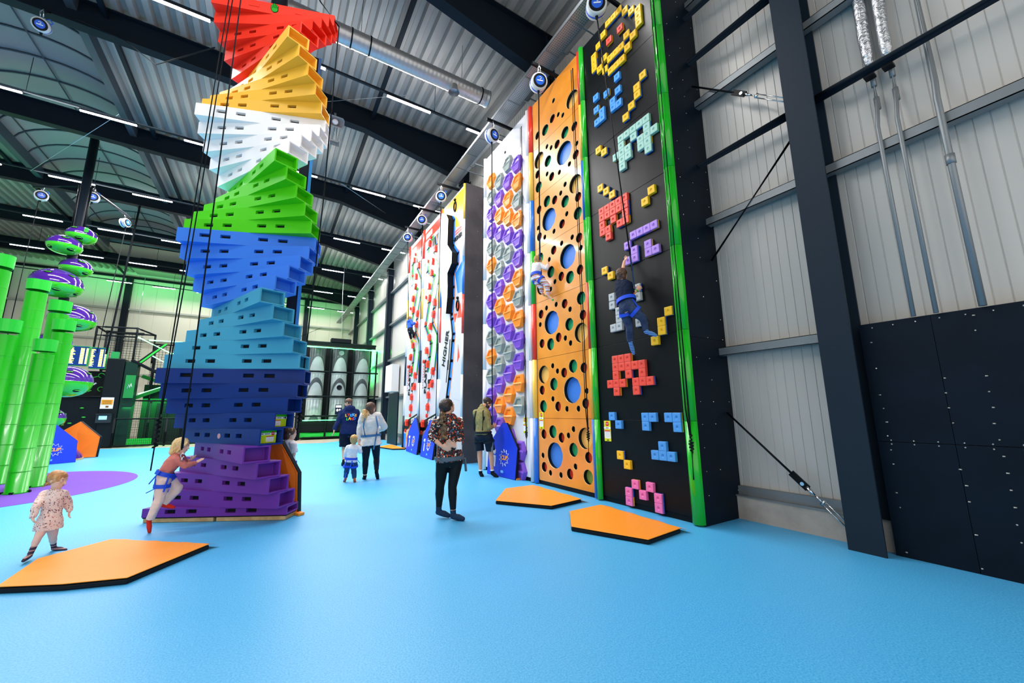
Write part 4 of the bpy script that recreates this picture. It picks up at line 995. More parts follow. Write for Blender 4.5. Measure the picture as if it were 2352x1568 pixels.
rope([(.52, 6.75, 8.3), (.5, 6.8, 5.0), (.42, 6.8, 2.2), (.42, 6.8, 1.7), (.4, 6.8, 1.05)], .01, 'black rope with a knot hanging right of the tower', [((.42, 6.8, 1.72), .42, .026)])
rope([(.52, 6.75, 8.3), (.2, 7.0, 8.9), (-.1, 7.1, 9.6)], .014, 'short black rope from the red top of the tower to its post')
# orange gate mat behind the tower on its right
def mat_poly(pts, off, label, m, name='gate_mat'):
    g = thing(name, label, 'gate mat', (sum(p[0] for p in pts) / len(pts), sum(p[1] for p in pts) / len(pts), 0), 'folding gate mats'); o = V(off)
    mb = MB(); mb.prism([V(p) for p in pts], o); mb.build('edge_band', mat('black vinyl', '#10151b', .5), g, bevel=.008)
    c = sum((V(p) for p in pts), V()) / len(pts)
    mb = MB(); mb.prism([c + (V(p) - c) * .98 - o * .12 for p in pts], o * .1); mb.build('cover', m, g)
    return g
mat_poly([(.5, 6.86, .01), (.46, 6.8, .59), (.2, 6.84, 1.06), (0, 7.0, 1.1), (-.4, 7.5, .6), (-.36, 7.5, .01)], (.05, .07, 0), 'orange gate mat leaning behind the right side of the rainbow tower', mat('orange gate vinyl', '#ff7a1e', .42, bump=(5, .12)))
mb = MB(); mb.prism([(.5, 6.72, .004), (.58, 6.78, .004), (.5, 6.95, .004), (.42, 6.9, .004)], (0, 0, .03)); o = mb.build('floor_mat', orange_v); tag(o, 'small orange mat corner at the lower right of the rainbow tower', 'mat', 'orange floor mats')

# ------------------------------------------------------------------ green pipe cluster
pipes = thing('climbing_pipes', 'cluster of tall bright green pipes of different heights with collars', 'climbing pipes', (-4.1, 11.9, 0))
pg = mat('pipe green', '#0ea80c', .32, coat=.15); pgl = mat('pipe collar green', '#1cc232', .32, coat=.15)
PP = [(-4.6, 11.23, 4.48, .15), (-4.83, 13.35, 4.56, .172), (-4.18, 12.63, 3.97, .163), (-4.0, 12.44, 3.52, .16), (-4.36, 11.3, 3.25, .15), (-3.94, 11.6, 2.95, .15)]
for (x, y, z, r) in PP:
    mb = MB(); h = 0
    prof = [(r, .02), (r, z - .3)]; mb.lathe((x, y, .002), [(r * 1.15, 0), (r * 1.15, .02), (r, .02)], 26, smooth=False)
    zz = .4
    while zz < z - .3: mb.lathe((x, y, .002), [(r, zz - .006), (r * 1.02, zz), (r, zz + .006)], 26); zz += .43
    mb.lathe((x, y, .002), prof, 26, smooth=True); p = mb.build('pipe', pg, pipes)
    mb = MB(); mb.lathe((x, y, 0), [(r, z - .24), (r * 1.1, z - .24), (r * 1.13, z), (r * .98, z), (r * .95, z - .15), (0, z - .15)], 26, smooth=False); mb.build('collar', pgl, p)
    mb = MB()
    for a in (0, 1.57, 3.14, 4.71, .8): mb.box((x + r * 1.12 * math.cos(a), y + r * 1.12 * math.sin(a), .025), (.05, .05, .03))
    mb.build('foot_bracket', blackm, p)

# ------------------------------------------------------------------ stack of purple and green bowls
KS = 1.09
SC = lambda p: (p[0] * KS, p[1] * KS, 1.45 + (p[2] - 1.45) * KS)
AX, AY = -6.0, 18.28
bowls = thing('climbing_stack', 'stack of glossy purple and green flying saucer shapes around a dark post', 'climbing stack', (AX, AY, 0))
b_p = mat('glossy purple', '#3f1b7c', .12, coat=.8); b_g = mat('glossy lime', '#30bd12', .15, coat=.7)
def bowl(c, r, up, dn, tilt, nslot, ph, name='saucer'):
    c = V(SC(c)); r *= KS; up *= KS; dn *= KS; R = Matrix.Rotation(tilt[0], 3, 'X') @ Matrix.Rotation(tilt[1], 3, 'Y')
    mb = MB(); K = 14
    prof = [(max(.001, r * math.cos(PI / 2 * k / K)), up * math.sin(PI / 2 * k / K)) for k in range(K + 1)]
    mb.lathe(c, [(r * 1.005, -.004)] + prof, 40, R=R); o = mb.build('upper_shell', b_p, bowls)
    mb = MB(); mb.lathe(c, [(r * math.cos(PI / 2 * k / K) ** .9 if k < K else .001, -dn * math.sin(PI / 2 * k / K)) for k in range(K + 1)], 40, R=R); mb.lathe(c, [(r, -.012), (r * 1.015, -.006), (r * 1.0, .004)], 40, R=R); o2 = mb.build('lower_shell', b_g, bowls)
    for half, par, sgn in ((up, o, 1), (dn, o2, -1)):
        for k in range(nslot):
            a = ph + 2 * PI * k / nslot + (0 if sgn > 0 else .5); e = .62
            n = R @ V((math.cos(a) * math.cos(e) / r, math.sin(a) * math.cos(e) / r, sgn * math.sin(e) / half)).normalized()
            p = c + R @ V((r * math.cos(a) * math.cos(e), r * math.sin(a) * math.cos(e), sgn * half * math.sin(e)))
            tt = (R @ V((-math.sin(a), math.cos(a), 0))).normalized(); b = n.cross(tt)
            RR = Matrix((tt, b, n)).transposed()
            mb = MB(); mb.ell(p - n * .004, (.1, .062, .02), RR, 14, 6); s = mb.build('grip_slot', hole_k, par)
            mb = MB(); mb.tube([p + tt * x - b * (.03 - 1.2 * x * x) * sgn + n * .02 for x in (-.08, -.045, 0, .045, .08)], .011, 8); mb.build('grip_slot', b_g, par).name = 'grip_bar'
    return o
T = lambda: (random.uniform(-.05, .05), random.uniform(-.05, .05))
bowl((-5.39, 16.75, 6.9), .35, .3, .24, (.02, .04), 3, -1.9)
bowl((-5.63, 16.55, 6.45), .385, .32, .25, (.0, .02), 4, -1.3)
bowl((-5.4, 16.85, 5.88), .37, .31, .25, (.02, .03), 3, -1.0)
bowl((-5.66, 16.6, 5.22), .57, .5, .34, (.0, .03), 6, -1.7)
bowl((-5.3, 16.95, 4.28), .53, .47, .33, (.02, .03), 6, -1.4)
bowl((-5.52, 16.77, 3.5), .38, .36, .28, (0, 0), 4, -1.2)
bowl((-5.12, 16.75, 2.42), .56, .46, .46, (.0, .03), 6, -1.25)
bowl((-5.42, 16.84, 1.36), .4, .3, .34, (0, 0), 3, -2.6)
mb = MB(); mb.lathe((-5.9, 18.95, .06), [(.78, 0), (.76, .1), (.6, .3), (.35, .5), (.1, .58), (0, .6)], 40); mb.build('base_dome', b_p, bowls)
mb = MB(); mb.lathe((-5.9, 18.95, .002), [(.8, 0), (.8, .058), (0, .058)], 40, smooth=False); mb.build('timber_base', mat('pale timber', '#c9a878', .6), bowls)
mb = MB(); mb.cyl((AX, AY, .05), (AX, AY, 11.0), .12, n=18); mb.build('centre_post', rafter_m, bowls)
mb = MB()
for s in (-.14, .14): mb.cyl((AX + s, AY, 7.6), (AX + s, AY, 9.2), .03, n=8)
mb.build('post_strut', blackm, bowls)
mb = MB(); cc = V(SC((-5.2, 16.42, 7.02))); 
hp = [(-.05, 0), (-.045, -.05), (0, -.07), (.045, -.05), (.05, .02), (.03, .02)]
mb.prism([cc + V((x * 1.3, -.0, z * 1.3)) for x, z in [(-.045, .01), (-.04, -.05), (0, -.07), (.04, -.05), (.045, .01)]], (0, -.006, .0))
for x, h in ((-.035, .06), (-.012, .075), (.012, .07), (.036, .045)): mb.prism([cc + V((x * 1.3 - .011, 0, 0)), cc + V((x * 1.3 + .011, 0, 0)), cc + V((x * 1.3 + .011, .04, h * 1.3)), cc + V((x * 1.3 - .011, .04, h * 1.3))], (0, -.006, 0))
mb.build('hand_emblem', mat('emblem green', '#0a9a12', .4), bowls)
R = Matrix.Rotation(PI / 2, 3, 'X'); mb = MB(); mb.lathe(SC((-5.25, 16.5, 1.44)), [(0, .03), (.05, .03), (.05, .0)], 16, R=R, smooth=False); mb.build('sticker', sg_r, bowls)
# belay drums around the bowl stack
drum(SC((-5.35, 16.91, 8.3)), (.25, -.95, -.15), 'belay drum right above the purple bowl stack, beside its post', 'belay drums on the left', arm=None)
drum(SC((-6.71, 17.61, 8.3)), (.35, -.92, -.1), 'belay drum left of the purple bowl stack', 'belay drums on the left')
drum(SC((-5.0, 18.72, 8.3)), (.9, -.4, .1), 'belay drum right of the purple bowl stack, seen from the side', 'belay drums on the left')
drum((-5.05, 11.85, 10.05), (.1, -.9, -.5), 'shadowed belay drum under the roof beam at the far upper left', 'belay drums on the left', r=.15)
mb = MB(); mb.tube([SC(q) for q in ((-6.9, 17.6, 8.55), (-5.5, 16.85, 8.62), (-4.9, 18.8, 8.56))], .045, 8); o = mb.build('support_arm', rafter_m); tag(o, 'dark arms that carry the belay drums around the bowl stack', 'support')
mb = MB(); mb.tube([(-5.05, 11.86, 10.42), (-5.05, 12.02, 10.56)], .03, 6); o = mb.build('support_arm', blackm); tag(o, 'dark hanger of the shadowed drum at the upper left', 'support')
rope([SC((-6.7, 17.5, 8.1)), SC((-6.75, 17.5, 2.0))], .012, 'black rope hanging from the drum left of the bowl stack', name='rope')
rope([(-5.6, 22.4, 10.55), (-5.8, 22.4, 5.25), (-5.88, 22.45, 3.9)], .036, 'thick black padded rope hanging right of the bowl stack')
rope([SC((-4.95, 18.7, 8.1)), SC((-5.1, 18.6, 3.5))], .012, 'thin black rope beyond the thick padded rope right of the bowl stack')
# gate mats beside the bowl stack
gate_mat((-5.95, 17.25), (-5.0, 18.07), (-.14, .12), 'blue tent shaped gate mat at the foot of the purple bowl stack', blue_v)
mat_poly([(-5.5, 19.5, .01), (-4.95, 19.62, .01), (-4.93, 19.66, .69), (-5.5, 19.7, 1.24), (-5.85, 19.6, .95), (-5.9, 19.45, .4)], (.04, .06, 0), 'orange gate mat behind the blue gate mat by the purple bowl stack', mat('orange gate vinyl', '#ff7a1e', .42))
# ------------------------------------------------------------------ play frame, slides and fences at the far end
pad_k = mat('black foam padding', '#0c1418', .65); grid_m = mat('black netting', '#1b2426', .7); neon_m = mat('lit green strip', '#40ff80', .4, emit=('#3dff7a', 14.0)); slide_g = mat('slide green', '#16c23a', .35, coat=.2)
Y = 25.1
def frame_bars(name, label, bars, m=pad_k, r=.05, loc=None, cat='frame', sub='padded_bar'):
    t = thing(name, label, cat, loc or bars[0][0], 'play frame')
    for a, b in bars:
        mb = MB(); L = (V(b) - V(a)).length; k = max(2, int(L / .25)); pts = [V(a).lerp(V(b), i / k) for i in range(k + 1)]
        mb.tube(pts, [r * (1 if i % 2 else .86) for i in range(k + 1)], 8); mb.build(sub, m, t)
    return t
fr = frame_bars('play_frame', 'black padded frame around the three grey tubes', [((1.55, Y, 0), (1.55, Y, 5.5)), ((2.85, Y, 0), (2.9, Y, 5.2)), ((4.15, Y, 1.25), (4.15, Y, 5.2)), ((5.45, Y, 0), (5.5, Y, 5.2)), ((1.5, Y, 5.5), (5.4, Y, 5.5)), ((1.5, Y, 3.8), (5.6, Y, 3.8)), ((1.5, Y, 2.38), (6.0, Y, 2.4)), ((1.5, Y, 1.28), (5.4, Y, 1.28)), ((1.5, Y, .1), (5.4, Y, .1)), ((1.55, Y + 1.4, 0), (1.55, Y + 1.4, 5.5)), ((5.4, Y + 1.4, 0), (5.4, Y + 1.4, 5.5)), ((5.4, Y, 5.5), (5.4, Y + 1.4, 5.5))], loc=(3.4, Y, 0))
mb = MB(); mb.span((1.55, Y + 1.55, 0), (5.35, Y + 1.6, 5.5)); mb.span((1.55, Y - .02, 5.28), (5.4, Y + .02, 5.55)); mb.build('dark_panel', mat('dark back panel', '#070d10', .6), fr)
mb = MB(); mb.tube([(1.55, Y - .08, 5.2), (5.62, Y - .08, 5.2), (5.62, Y + .8, 5.2)], .03, 6); o = mb.build('light_strip', neon_m); tag(o, 'glowing green light strip along the top of the three tubes', 'light strip', 'green light strips')
mb = MB(); mb.tube([(1.55, Y - .08, 1.05), (5.3, Y - .08, 1.05)], .022, 6); o = mb.build('light_strip', neon_m); tag(o, 'glowing green light strip along the foot of the three tubes', 'light strip', 'green light strips')
tg = mat('mottled grey tube plastic', '#8e9a98', .35, var=(1.5, '#a9b3b0', .35, .7)); tdk = mat('dark grey tube band', '#4a5052', .35)
for i, (xc, nm) in enumerate(((2.27, 'left'), (3.52, 'middle'), (4.8, 'right'))):
    r = .43
    t = thing('tube_slide', 'tall grey tube with dark arches behind the black frame, %s' % {'left': 'nearest the rainbow tower', 'middle': 'with two round portholes', 'right': 'nearest the right wall'}[nm], 'tube', (xc, Y + .85, .8), 'tall grey tubes')
    for z0, z1 in ((.85, 2.3), (2.35, 3.78), (3.82, 5.3)):
        mb = MB(); n = 48; cols_ = []
        for k in range(n + 1):
            a = 2 * PI * k / n; da = ((a - 1.5 * PI + PI) % (2 * PI)) - PI; q = .42 * (da / .95) ** 2
            cl = lambda v: min(.985, max(.015, v))
            if z0 > 3.5: br = [0, cl(.62 - q), 1]; ms = [0, 1]
            elif z0 < 1: br = [0, cl(.35 - q), 1]; ms = [1, 0]
            else: br = [0, cl(.6 - q), cl(.8 - q * .85), 1]; ms = [0, 1, 0]
            cols_.append([V((xc + r * math.cos(a), Y + .85 + r * math.sin(a), z0 + (z1 - z0) * v)) for v in br])
        for k in range(n):
            for j in range(len(ms)): mb.add([cols_[k][j], cols_[k + 1][j], cols_[k + 1][j + 1], cols_[k][j + 1]], [(0, 1, 2, 3)], ms[j], True)
        mb.lathe((xc, Y + .85, 0), [(r, z1 - .05), (r + .02, z1 - .05), (r + .02, z1), (r, z1)], 32, smooth=False)
        mb.build('tube_section', [tg, tdk], t)
    if nm == 'middle':
        R = Matrix.Rotation(PI / 2, 3, 'X')
        for z, mm in ((2.93, hole_k), (5.0, tg)):
            mb = MB(); mb.lathe((xc, Y + .85 - r - .01, z), [(0, .01), (.12, .01), (.14, .03), (.15, -.02)], 20, R=R); mb.build('porthole', mm, t)
mb = MB(); mb.span((1.6, Y + .1, .12), (5.3, Y + 1.5, .32)); o = mb.build('landing_pad', slide_g); tag(o, 'bright green landing pad at the foot of the three grey tubes', 'pad')
mb = MB(); mb.span((1.6, Y + .06, .42), (5.3, Y + .1, 1.0)); o = mb.build('kick_board', mat('dark back panel', '#070d10', .6)); tag(o, 'long dark board between the tubes and the green landing pad', 'board')
mb = MB(); mb.span((2.85, Y - .1, 5.56), (3.95, Y + .4, 5.78)); o = mb.build('equipment_box', pad_k); tag(o, 'flat black box lying on top of the tube frame', 'box')
t = thing('sign', 'small dark notice on the black frame beside the man in the navy hoodie', 'sign', (3.55, Y - .1, 1.4))
mb = MB(); mb.span((3.3, Y - .12, 1.35), (3.66, Y - .1, 1.92)); mb.build('plate', mat('notice navy', '#171d33', .4), t)
mb = MB(); mb.span((3.33, Y - .13, 1.75), (3.63, Y - .12, 1.88)); mb.ell((3.42, Y - .12, 1.6), (.06, .006, .08)); mb.ell((3.55, Y - .12, 1.62), (.05, .006, .06)); mb.build('white_marks', sg_w, t)
mb = MB(); mb.span((5.62, Y - .15, .3), (6.2, Y - .1, 2.3)) ; 
mb = MB(); mb.span((5.42, Y + .2, .0), (5.5, Y + 2.3, 2.3)); o = mb.build('board', mat('dark panel right', '#10181b', .5)); tag(o, 'dark panel closing the gap between the tube frame and the right wall', 'board')
# low mesh fence
def mesh_fence(name, label, x0, x1, y, z0, z1, posts, step=.07):
    t = thing(name, label, 'fence', ((x0 + x1) / 2, y, 0), 'black mesh fences')
    mb = MB(); x = x0
    while x < x1: mb.span((x, y - .004, z0), (x + .008, y + .004, z1)); x += step
    z = z0
    while z < z1: mb.span((x0, y - .004, z), (x1, y + .004, z + .008)); z += step * 1.4
    mb.build('mesh_panel', grid_m, t)
    for px in posts:
        mb = MB(); mb.tube([(px, y, .005), (px, y, z1 + .02)], .04, 8); mb.build('post', pad_k, t)
    for zz in (z0, z1):
        mb = MB(); k = int((x1 - x0) / .12); mb.tube([(x0 + (x1 - x0) * i / k, y, zz) for i in range(k + 1)], [.04 if i % 2 else .032 for i in range(k + 1)], 8); mb.build('rail', pad_k, t)
    return t
mesh_fence('fence', 'low black mesh fence between the kiosk and the rainbow tower', -5.85, 1.45, 24.6, .08, 1.26, (-5.8, -4.0, -2.2, -.4, 1.4))
mesh_fence('fence', 'taller black mesh fence behind the low fence, beside the kiosk', -5.85, -2.5, 25.6, .1, 2.1, (-5.8, -4.85, -3.6, -2.6), .09)
# kiosk column, notices and terminal
k = thing('padded_column', 'tall black padded column left of the rainbow tower', 'column', (-6.15, 25, 0))
mb = MB(); mb.span((-6.45, 24.9, .01), (-5.85, 25.6, 4.0)); mb.build('padding', mat('black vinyl wrap', '#0d171b', .35, bump=(3, .3)), k, bevel=.03)
mb = MB(); mb.span((-5.84, 25.0, .01), (-5.4, 25.5, 3.9)); mb.build('side_face', mat('dark green vinyl', '#12352a', .35), k, bevel=.02)
t = thing('poster', 'small orange and white notice on the black padded column', 'notice', (-6.2, 24.85, 1.7))
mb = MB(); mb.span((-6.42, 24.87, 1.72), (-6.0, 24.89, 2.22)); mb.build('paper', sg_w, t)
mb = MB(); mb.span((-6.4, 24.86, 1.9), (-6.02, 24.87, 2.12)); mb.build('orange_field', mat('notice orange', '#f0a22c', .4), t)
mb = MB(); mb.span((-6.24, 24.86, 1.77), (-6.14, 24.87, 1.85)); 
for q in range(4): mb.span((-6.36, 24.855, 1.93 + .045 * q), (-6.06, 24.858, 1.945 + .045 * q))
mb.build('dark_print', mat('print brown', '#7a5524', .5), t)
t = thing('ticket_terminal', 'small touch screen terminal on the black padded column below the notice', 'terminal', (-6.2, 24.8, 1.1))
mb = MB(); mb.span((-6.46, 24.72, 1.1), (-5.98, 24.9, 1.48)); mb.span((-6.46, 24.66, 1.46), (-5.98, 24.9, 1.5)); mb.build('case', mat('terminal grey', '#2b3438', .4), t)
mb = MB(); mb.span((-6.36, 24.71, 1.24), (-6.1, 24.72, 1.4)); mb.build('screen', mat('lit terminal screen', '#7fc4e0', .3, emit=('#7fc9ec', 1.2)), t)
mb = MB(); mb.span((-8.6, 24.95, .01), (-6.46, 25.3, 2.2)); o = mb.build('dark_climbing_panel', mat('black wall board', '#0a1216', .5)); tag(o, 'low black climbing panel dotted with green holds behind the gate mats', 'climbing panel')
cp = o
for x, z in ((-7.9, 1.7), (-7.5, 1.5), (-7.0, 1.75), (-6.8, .95), (-7.3, 1.1), (-7.7, .9), (-6.9, 1.35)):
    mb = MB(); mb.ell((x, 24.93, z), (.07, .04, .03), nu=10, nv=6); h = mb.build('climbing_hold', mat('small hold green', '#35b53a', .4)); 
    h.location = V(h.location) - V(cp.location); h.parent = cp
mb = MB(); mb.tube([(-8.6, 24.9, 2.24), (-6.45, 24.9, 2.24)], .05, 8); o = mb.build('rail_bar', pad_k); tag(o, 'padded rail on top of the low black climbing panel', 'rail')
# score screens
for (x0, x1, z0, z1, nm) in ((-7.72, -7.1, 3.6, 4.5, 'left'), (-7.06, -6.5, 3.5, 4.48, 'right')):
    t = thing('score_screen', 'lit score screen of small coloured lines, %s' % ('half hidden by the green pipes' if nm == 'left' else 'next to the black padded column'), 'screen', ((x0 + x1) / 2, 25, z0), 'score screens')
    mb = MB(); mb.span((x0, 25.02, z0), (x1, 25.1, z1)); mb.build('case', mat('screen case', '#16a04a', .4), t)
    mb = MB(); mb.span((x0 + .03, 25.0, z0 + .03), (x1 - .03, 25.02, z1 - .03)); mb.build('display', mat('display navy', '#0d2a5c', .3, emit=('#0f3a8a', .5)), t)
    for col, off in (('#e6ee2a', 0), ('#e8f0ff', 1)):
        mb = MB(); nr = 10
        for r_ in range(nr):
            z = z1 - .1 - (z1 - z0 - .18) * (r_ + off * .5) / nr
            for a, b in ((.05, random.uniform(.16, .3)), (.55, .75), (.84, .95)):
                w = x1 - x0; mb.span((x0 + a * w, 24.995, z - .014), (x0 + b * w, 24.999, z + .006))
        mb.build('display_lines', mat('screen line ' + col, col, .4, emit=(col, 1.6)), t)
mb = MB(); mb.span((-6.45, 25.3, 3.7), (-6.2, 25.5, 4.35)); o = mb.build('switch_box', mat('box green', '#27a358', .45)); tag(o, 'green box beside the score screens', 'box')
# cage and slides left of the tower
frame_bars('play_frame', 'black open cage frame with a sloping roof left of the rainbow tower', [((-7.1, 25.4, 5.5), (-5.7, 25.4, 5.55)), ((-5.7, 25.4, 5.55), (-5.25, 26.6, 5.45)), ((-5.7, 25.4, 4.0), (-5.7, 25.4, 5.55)), ((-5.25, 26.6, 4.0), (-5.25, 26.6, 5.45)), ((-7.1, 25.4, 4.0), (-7.1, 25.4, 5.5)), ((-7.1, 25.4, 5.1), (-5.7, 25.4, 5.12)), ((-7.1, 26.6, 5.45), (-5.25, 26.6, 5.45)), ((-7.1, 25.4, 5.5), (-7.1, 26.6, 5.45)), ((-5.5, 25.6, .05), (-5.5, 25.6, 4.0)), ((-4.3, 25.9, .05), (-4.3, 25.9, 5.0)), ((-3.6, 25.9, .05), (-3.6, 25.9, 5.2)), ((-5.0, 25.9, .05), (-5.0, 25.9, 4.2))], loc=(-5.8, 25.8, 0), r=.045)
for (p, q, lab) in (((-5.6, 25.2, 5.1), (-4.3, 25.5, 4.4), 'upper glowing green rail descending left of the rainbow tower'), ((-5.2, 25.3, 5.0), (-3.0, 25.6, 5.05), 'level glowing green rail left of the rainbow tower'), ((-4.4, 25.4, 4.42), (-3.4, 25.6, 4.45), 'short glowing green rail left of the sky blue blocks'), ((-5.1, 25.6, 4.3), (-4.2, 25.8, 3.75), 'middle glowing green rail left of the rainbow tower'), ((-5.3, 25.3, 2.4), (-4.2, 25.4, 2.9), 'low rising glowing green rail left of the rainbow tower')):
    mb = MB(); mb.tube([p, q], .03, 8); o = mb.build('light_strip', mat('dim lit green strip', '#40ff80', .4, emit=('#8dffb0', 4.0))); tag(o, lab, 'light strip', 'green light strips')
def slide(p, q, w, label):
    p, q = V(p), V(q); d, s, u = frame(q - p); t = thing('slide', label, 'slide', q, 'dark slides')
    mb = MB(); mb.bar(p, q, w, .05); mb.build('chute', pad_k, t)
    for k in (-1, 1): mb = MB(); mb.bar(p + s * w / 2 * k + u * .05, q + s * w / 2 * k + u * .05, .05, .07); mb.build('side_rail', slide_g if k < 0 else pad_k, t)
slide((-4.7, 26, 4.9), (-5.7, 25.5, 3.6), .5, 'dark ramp with green edge rising behind the padded column')
slide((-5.7, 25.2, 3.95), (-4.4, 25.4, 3.2), .5, 'dark ramp with green edge falling towards the rainbow tower')
slide((-5.0, 26.0, 3.5), (-3.6, 26.0, 3.9), .4, 'short dark ramp beside the sky blue blocks')
t = thing('banner', 'narrow green banner with a pale mark beside the black padded column', 'banner', (-5.55, 24.9, 2.2))
mb = MB(); mb.span((-5.72, 24.86, 2.2), (-5.38, 24.88, 3.25)); mb.build('cloth', mat('banner green', '#1e8a40', .5), t)
mb = MB(); mb.tube([(-5.62, 24.85, 2.62), (-5.58, 24.85, 2.82), (-5.54, 24.85, 2.66), (-5.5, 24.85, 2.86), (-5.47, 24.85, 2.7)], .018, 5); mb.build('mark', sg_w, t)
mb = MB(); mb.span((-5.3, 26.2, .05), (-3.0, 26.25, 2.9)); o = mb.build('board', mat('green back board', '#0a3a20', .5)); tag(o, 'dark green board behind the taller mesh fence', 'board')
mb = MB(); mb.span((-5.4, 25.0, .06), (-4.6, 25.4, .35)); o = mb.build('step_block', slide_g); tag(o, 'small bright green step block behind the low mesh fence', 'block')
# vertical drop lines at the far end
for x, y, z0, z1, lab in ((3.2, 24.4, 5.9, 10.9, 'long pale drop wire above the three grey tubes'), (-8.0, 35.5, 5.0, 11.0, 'long pale drop wire in front of the cream back wall'), (-4.2, 35.5, 5.4, 11.0, 'second pale drop wire in front of the cream back wall')):
    mb = MB(); mb.tube([(x, y, z1), (x, y, (z0 + z1) / 2), (x + .1, y, z0)], .014, 6); o = mb.build('drop_wire', wire); tag(o, lab, 'wire')

# denser dark climbing structure behind the score screens and netting left of the tower
mb = MB(); mb.span((-9.6, 25.7, .01), (-6.46, 25.8, 3.45)); o = mb.build('dark_climbing_panel', mat('black wall board', '#0a1216', .5)); tag(o, 'tall black climbing board with green rings behind the score screens', 'climbing panel'); cp2 = o
def onto(par, mb, nm, m):
    h = mb.build(nm, m); h.location = V(h.location) - V(par.location); h.parent = par
for (x, z, kind) in ((-6.75, 3.25, 'ring'), (-7.05, 3.15, 'bar'), (-6.7, 2.62, 'ring'), (-7.2, 2.5, 'bar'), (-7.6, 2.9, 'bar'), (-7.0, 2.8, 'white')):
    mb = MB()
    if kind == 'ring': mb.tube([(x + .1 * math.cos(a), 25.67, z + .1 * math.sin(a)) for a in [k * PI / 6 for k in range(10)]], .02, 6)
    elif kind == 'bar': mb.tube([(x - .22, 25.67, z + .06), (x - .05, 25.66, z - .03), (x + .2, 25.67, z + .05)], .022, 6)
    else: mb.bar((x - .12, 25.67, z - .1), (x + .12, 25.67, z + .1), .03, .06)
    onto(cp2, mb, 'climbing_hold', sg_w if kind == 'white' else mat('small hold green', '#35b53a', .4))
def net(label, x0, x1, y, z0, z1, step, posts):
    t = thing('safety_net', label, 'net', ((x0 + x1) / 2, y, z0), 'black safety nets'); mb = MB()
    x = x0
    while x <= x1: mb.span((x, y - .006, z0), (x + .014, y + .006, z1)); x += step
    z = z0
    while z <= z1: mb.span((x0, y - .006, z), (x1, y + .006, z + .014)); z += step
    mb.build('netting', grid_m, t)
    for px in posts: mb = MB(); mb.tube([(px, y, .01), (px, y, z1 + .03)], .05, 8); mb.build('post', pad_k, t)
    for zz in (z0, z1): mb = MB(); mb.tube([(x0, y, zz), (x1, y, zz)], .045, 8); mb.build('rail', pad_k, t)
net('tall black safety net between the green ramps and the sky blue blocks', -5.3, -2.2, 26.7, 2.0, 5.0, .13, (-5.2, -4.2, -3.2, -2.3))
net('black safety net of the open cage behind the score screens', -7.1, -5.7, 26.62, 3.6, 5.5, .12, (-7.05,))
for (p, q, lab) in (((-5.6, 25.9, 2.2), (-3.2, 25.9, 3.4), 'dark green sloping rail low left of the navy blocks'), ((-5.4, 26.0, 3.3), (-3.2, 26.0, 2.4), 'dark green falling rail low left of the navy blocks')):
    mb = MB(); mb.bar(p, q, .1, .16); o = mb.build('sloping_rail', mat('deep slide green', '#0b7a2a', .4)); tag(o, lab, 'rail')
for (x0, x1, z0, z1, lab) in ((-4.7, -3.5, .1, 2.0, 'dark padded block under the green rails, behind the fences'), (-3.3, -1.9, .1, 1.7, 'second dark padded block behind the low mesh fence, close to the tower')):
    mb = MB(); mb.span((x0, 26.0, z0 - .09), (x1, 26.15, z1)); o = mb.build('padded_block', pad_k, bevel=.03); tag(o, lab, 'block')
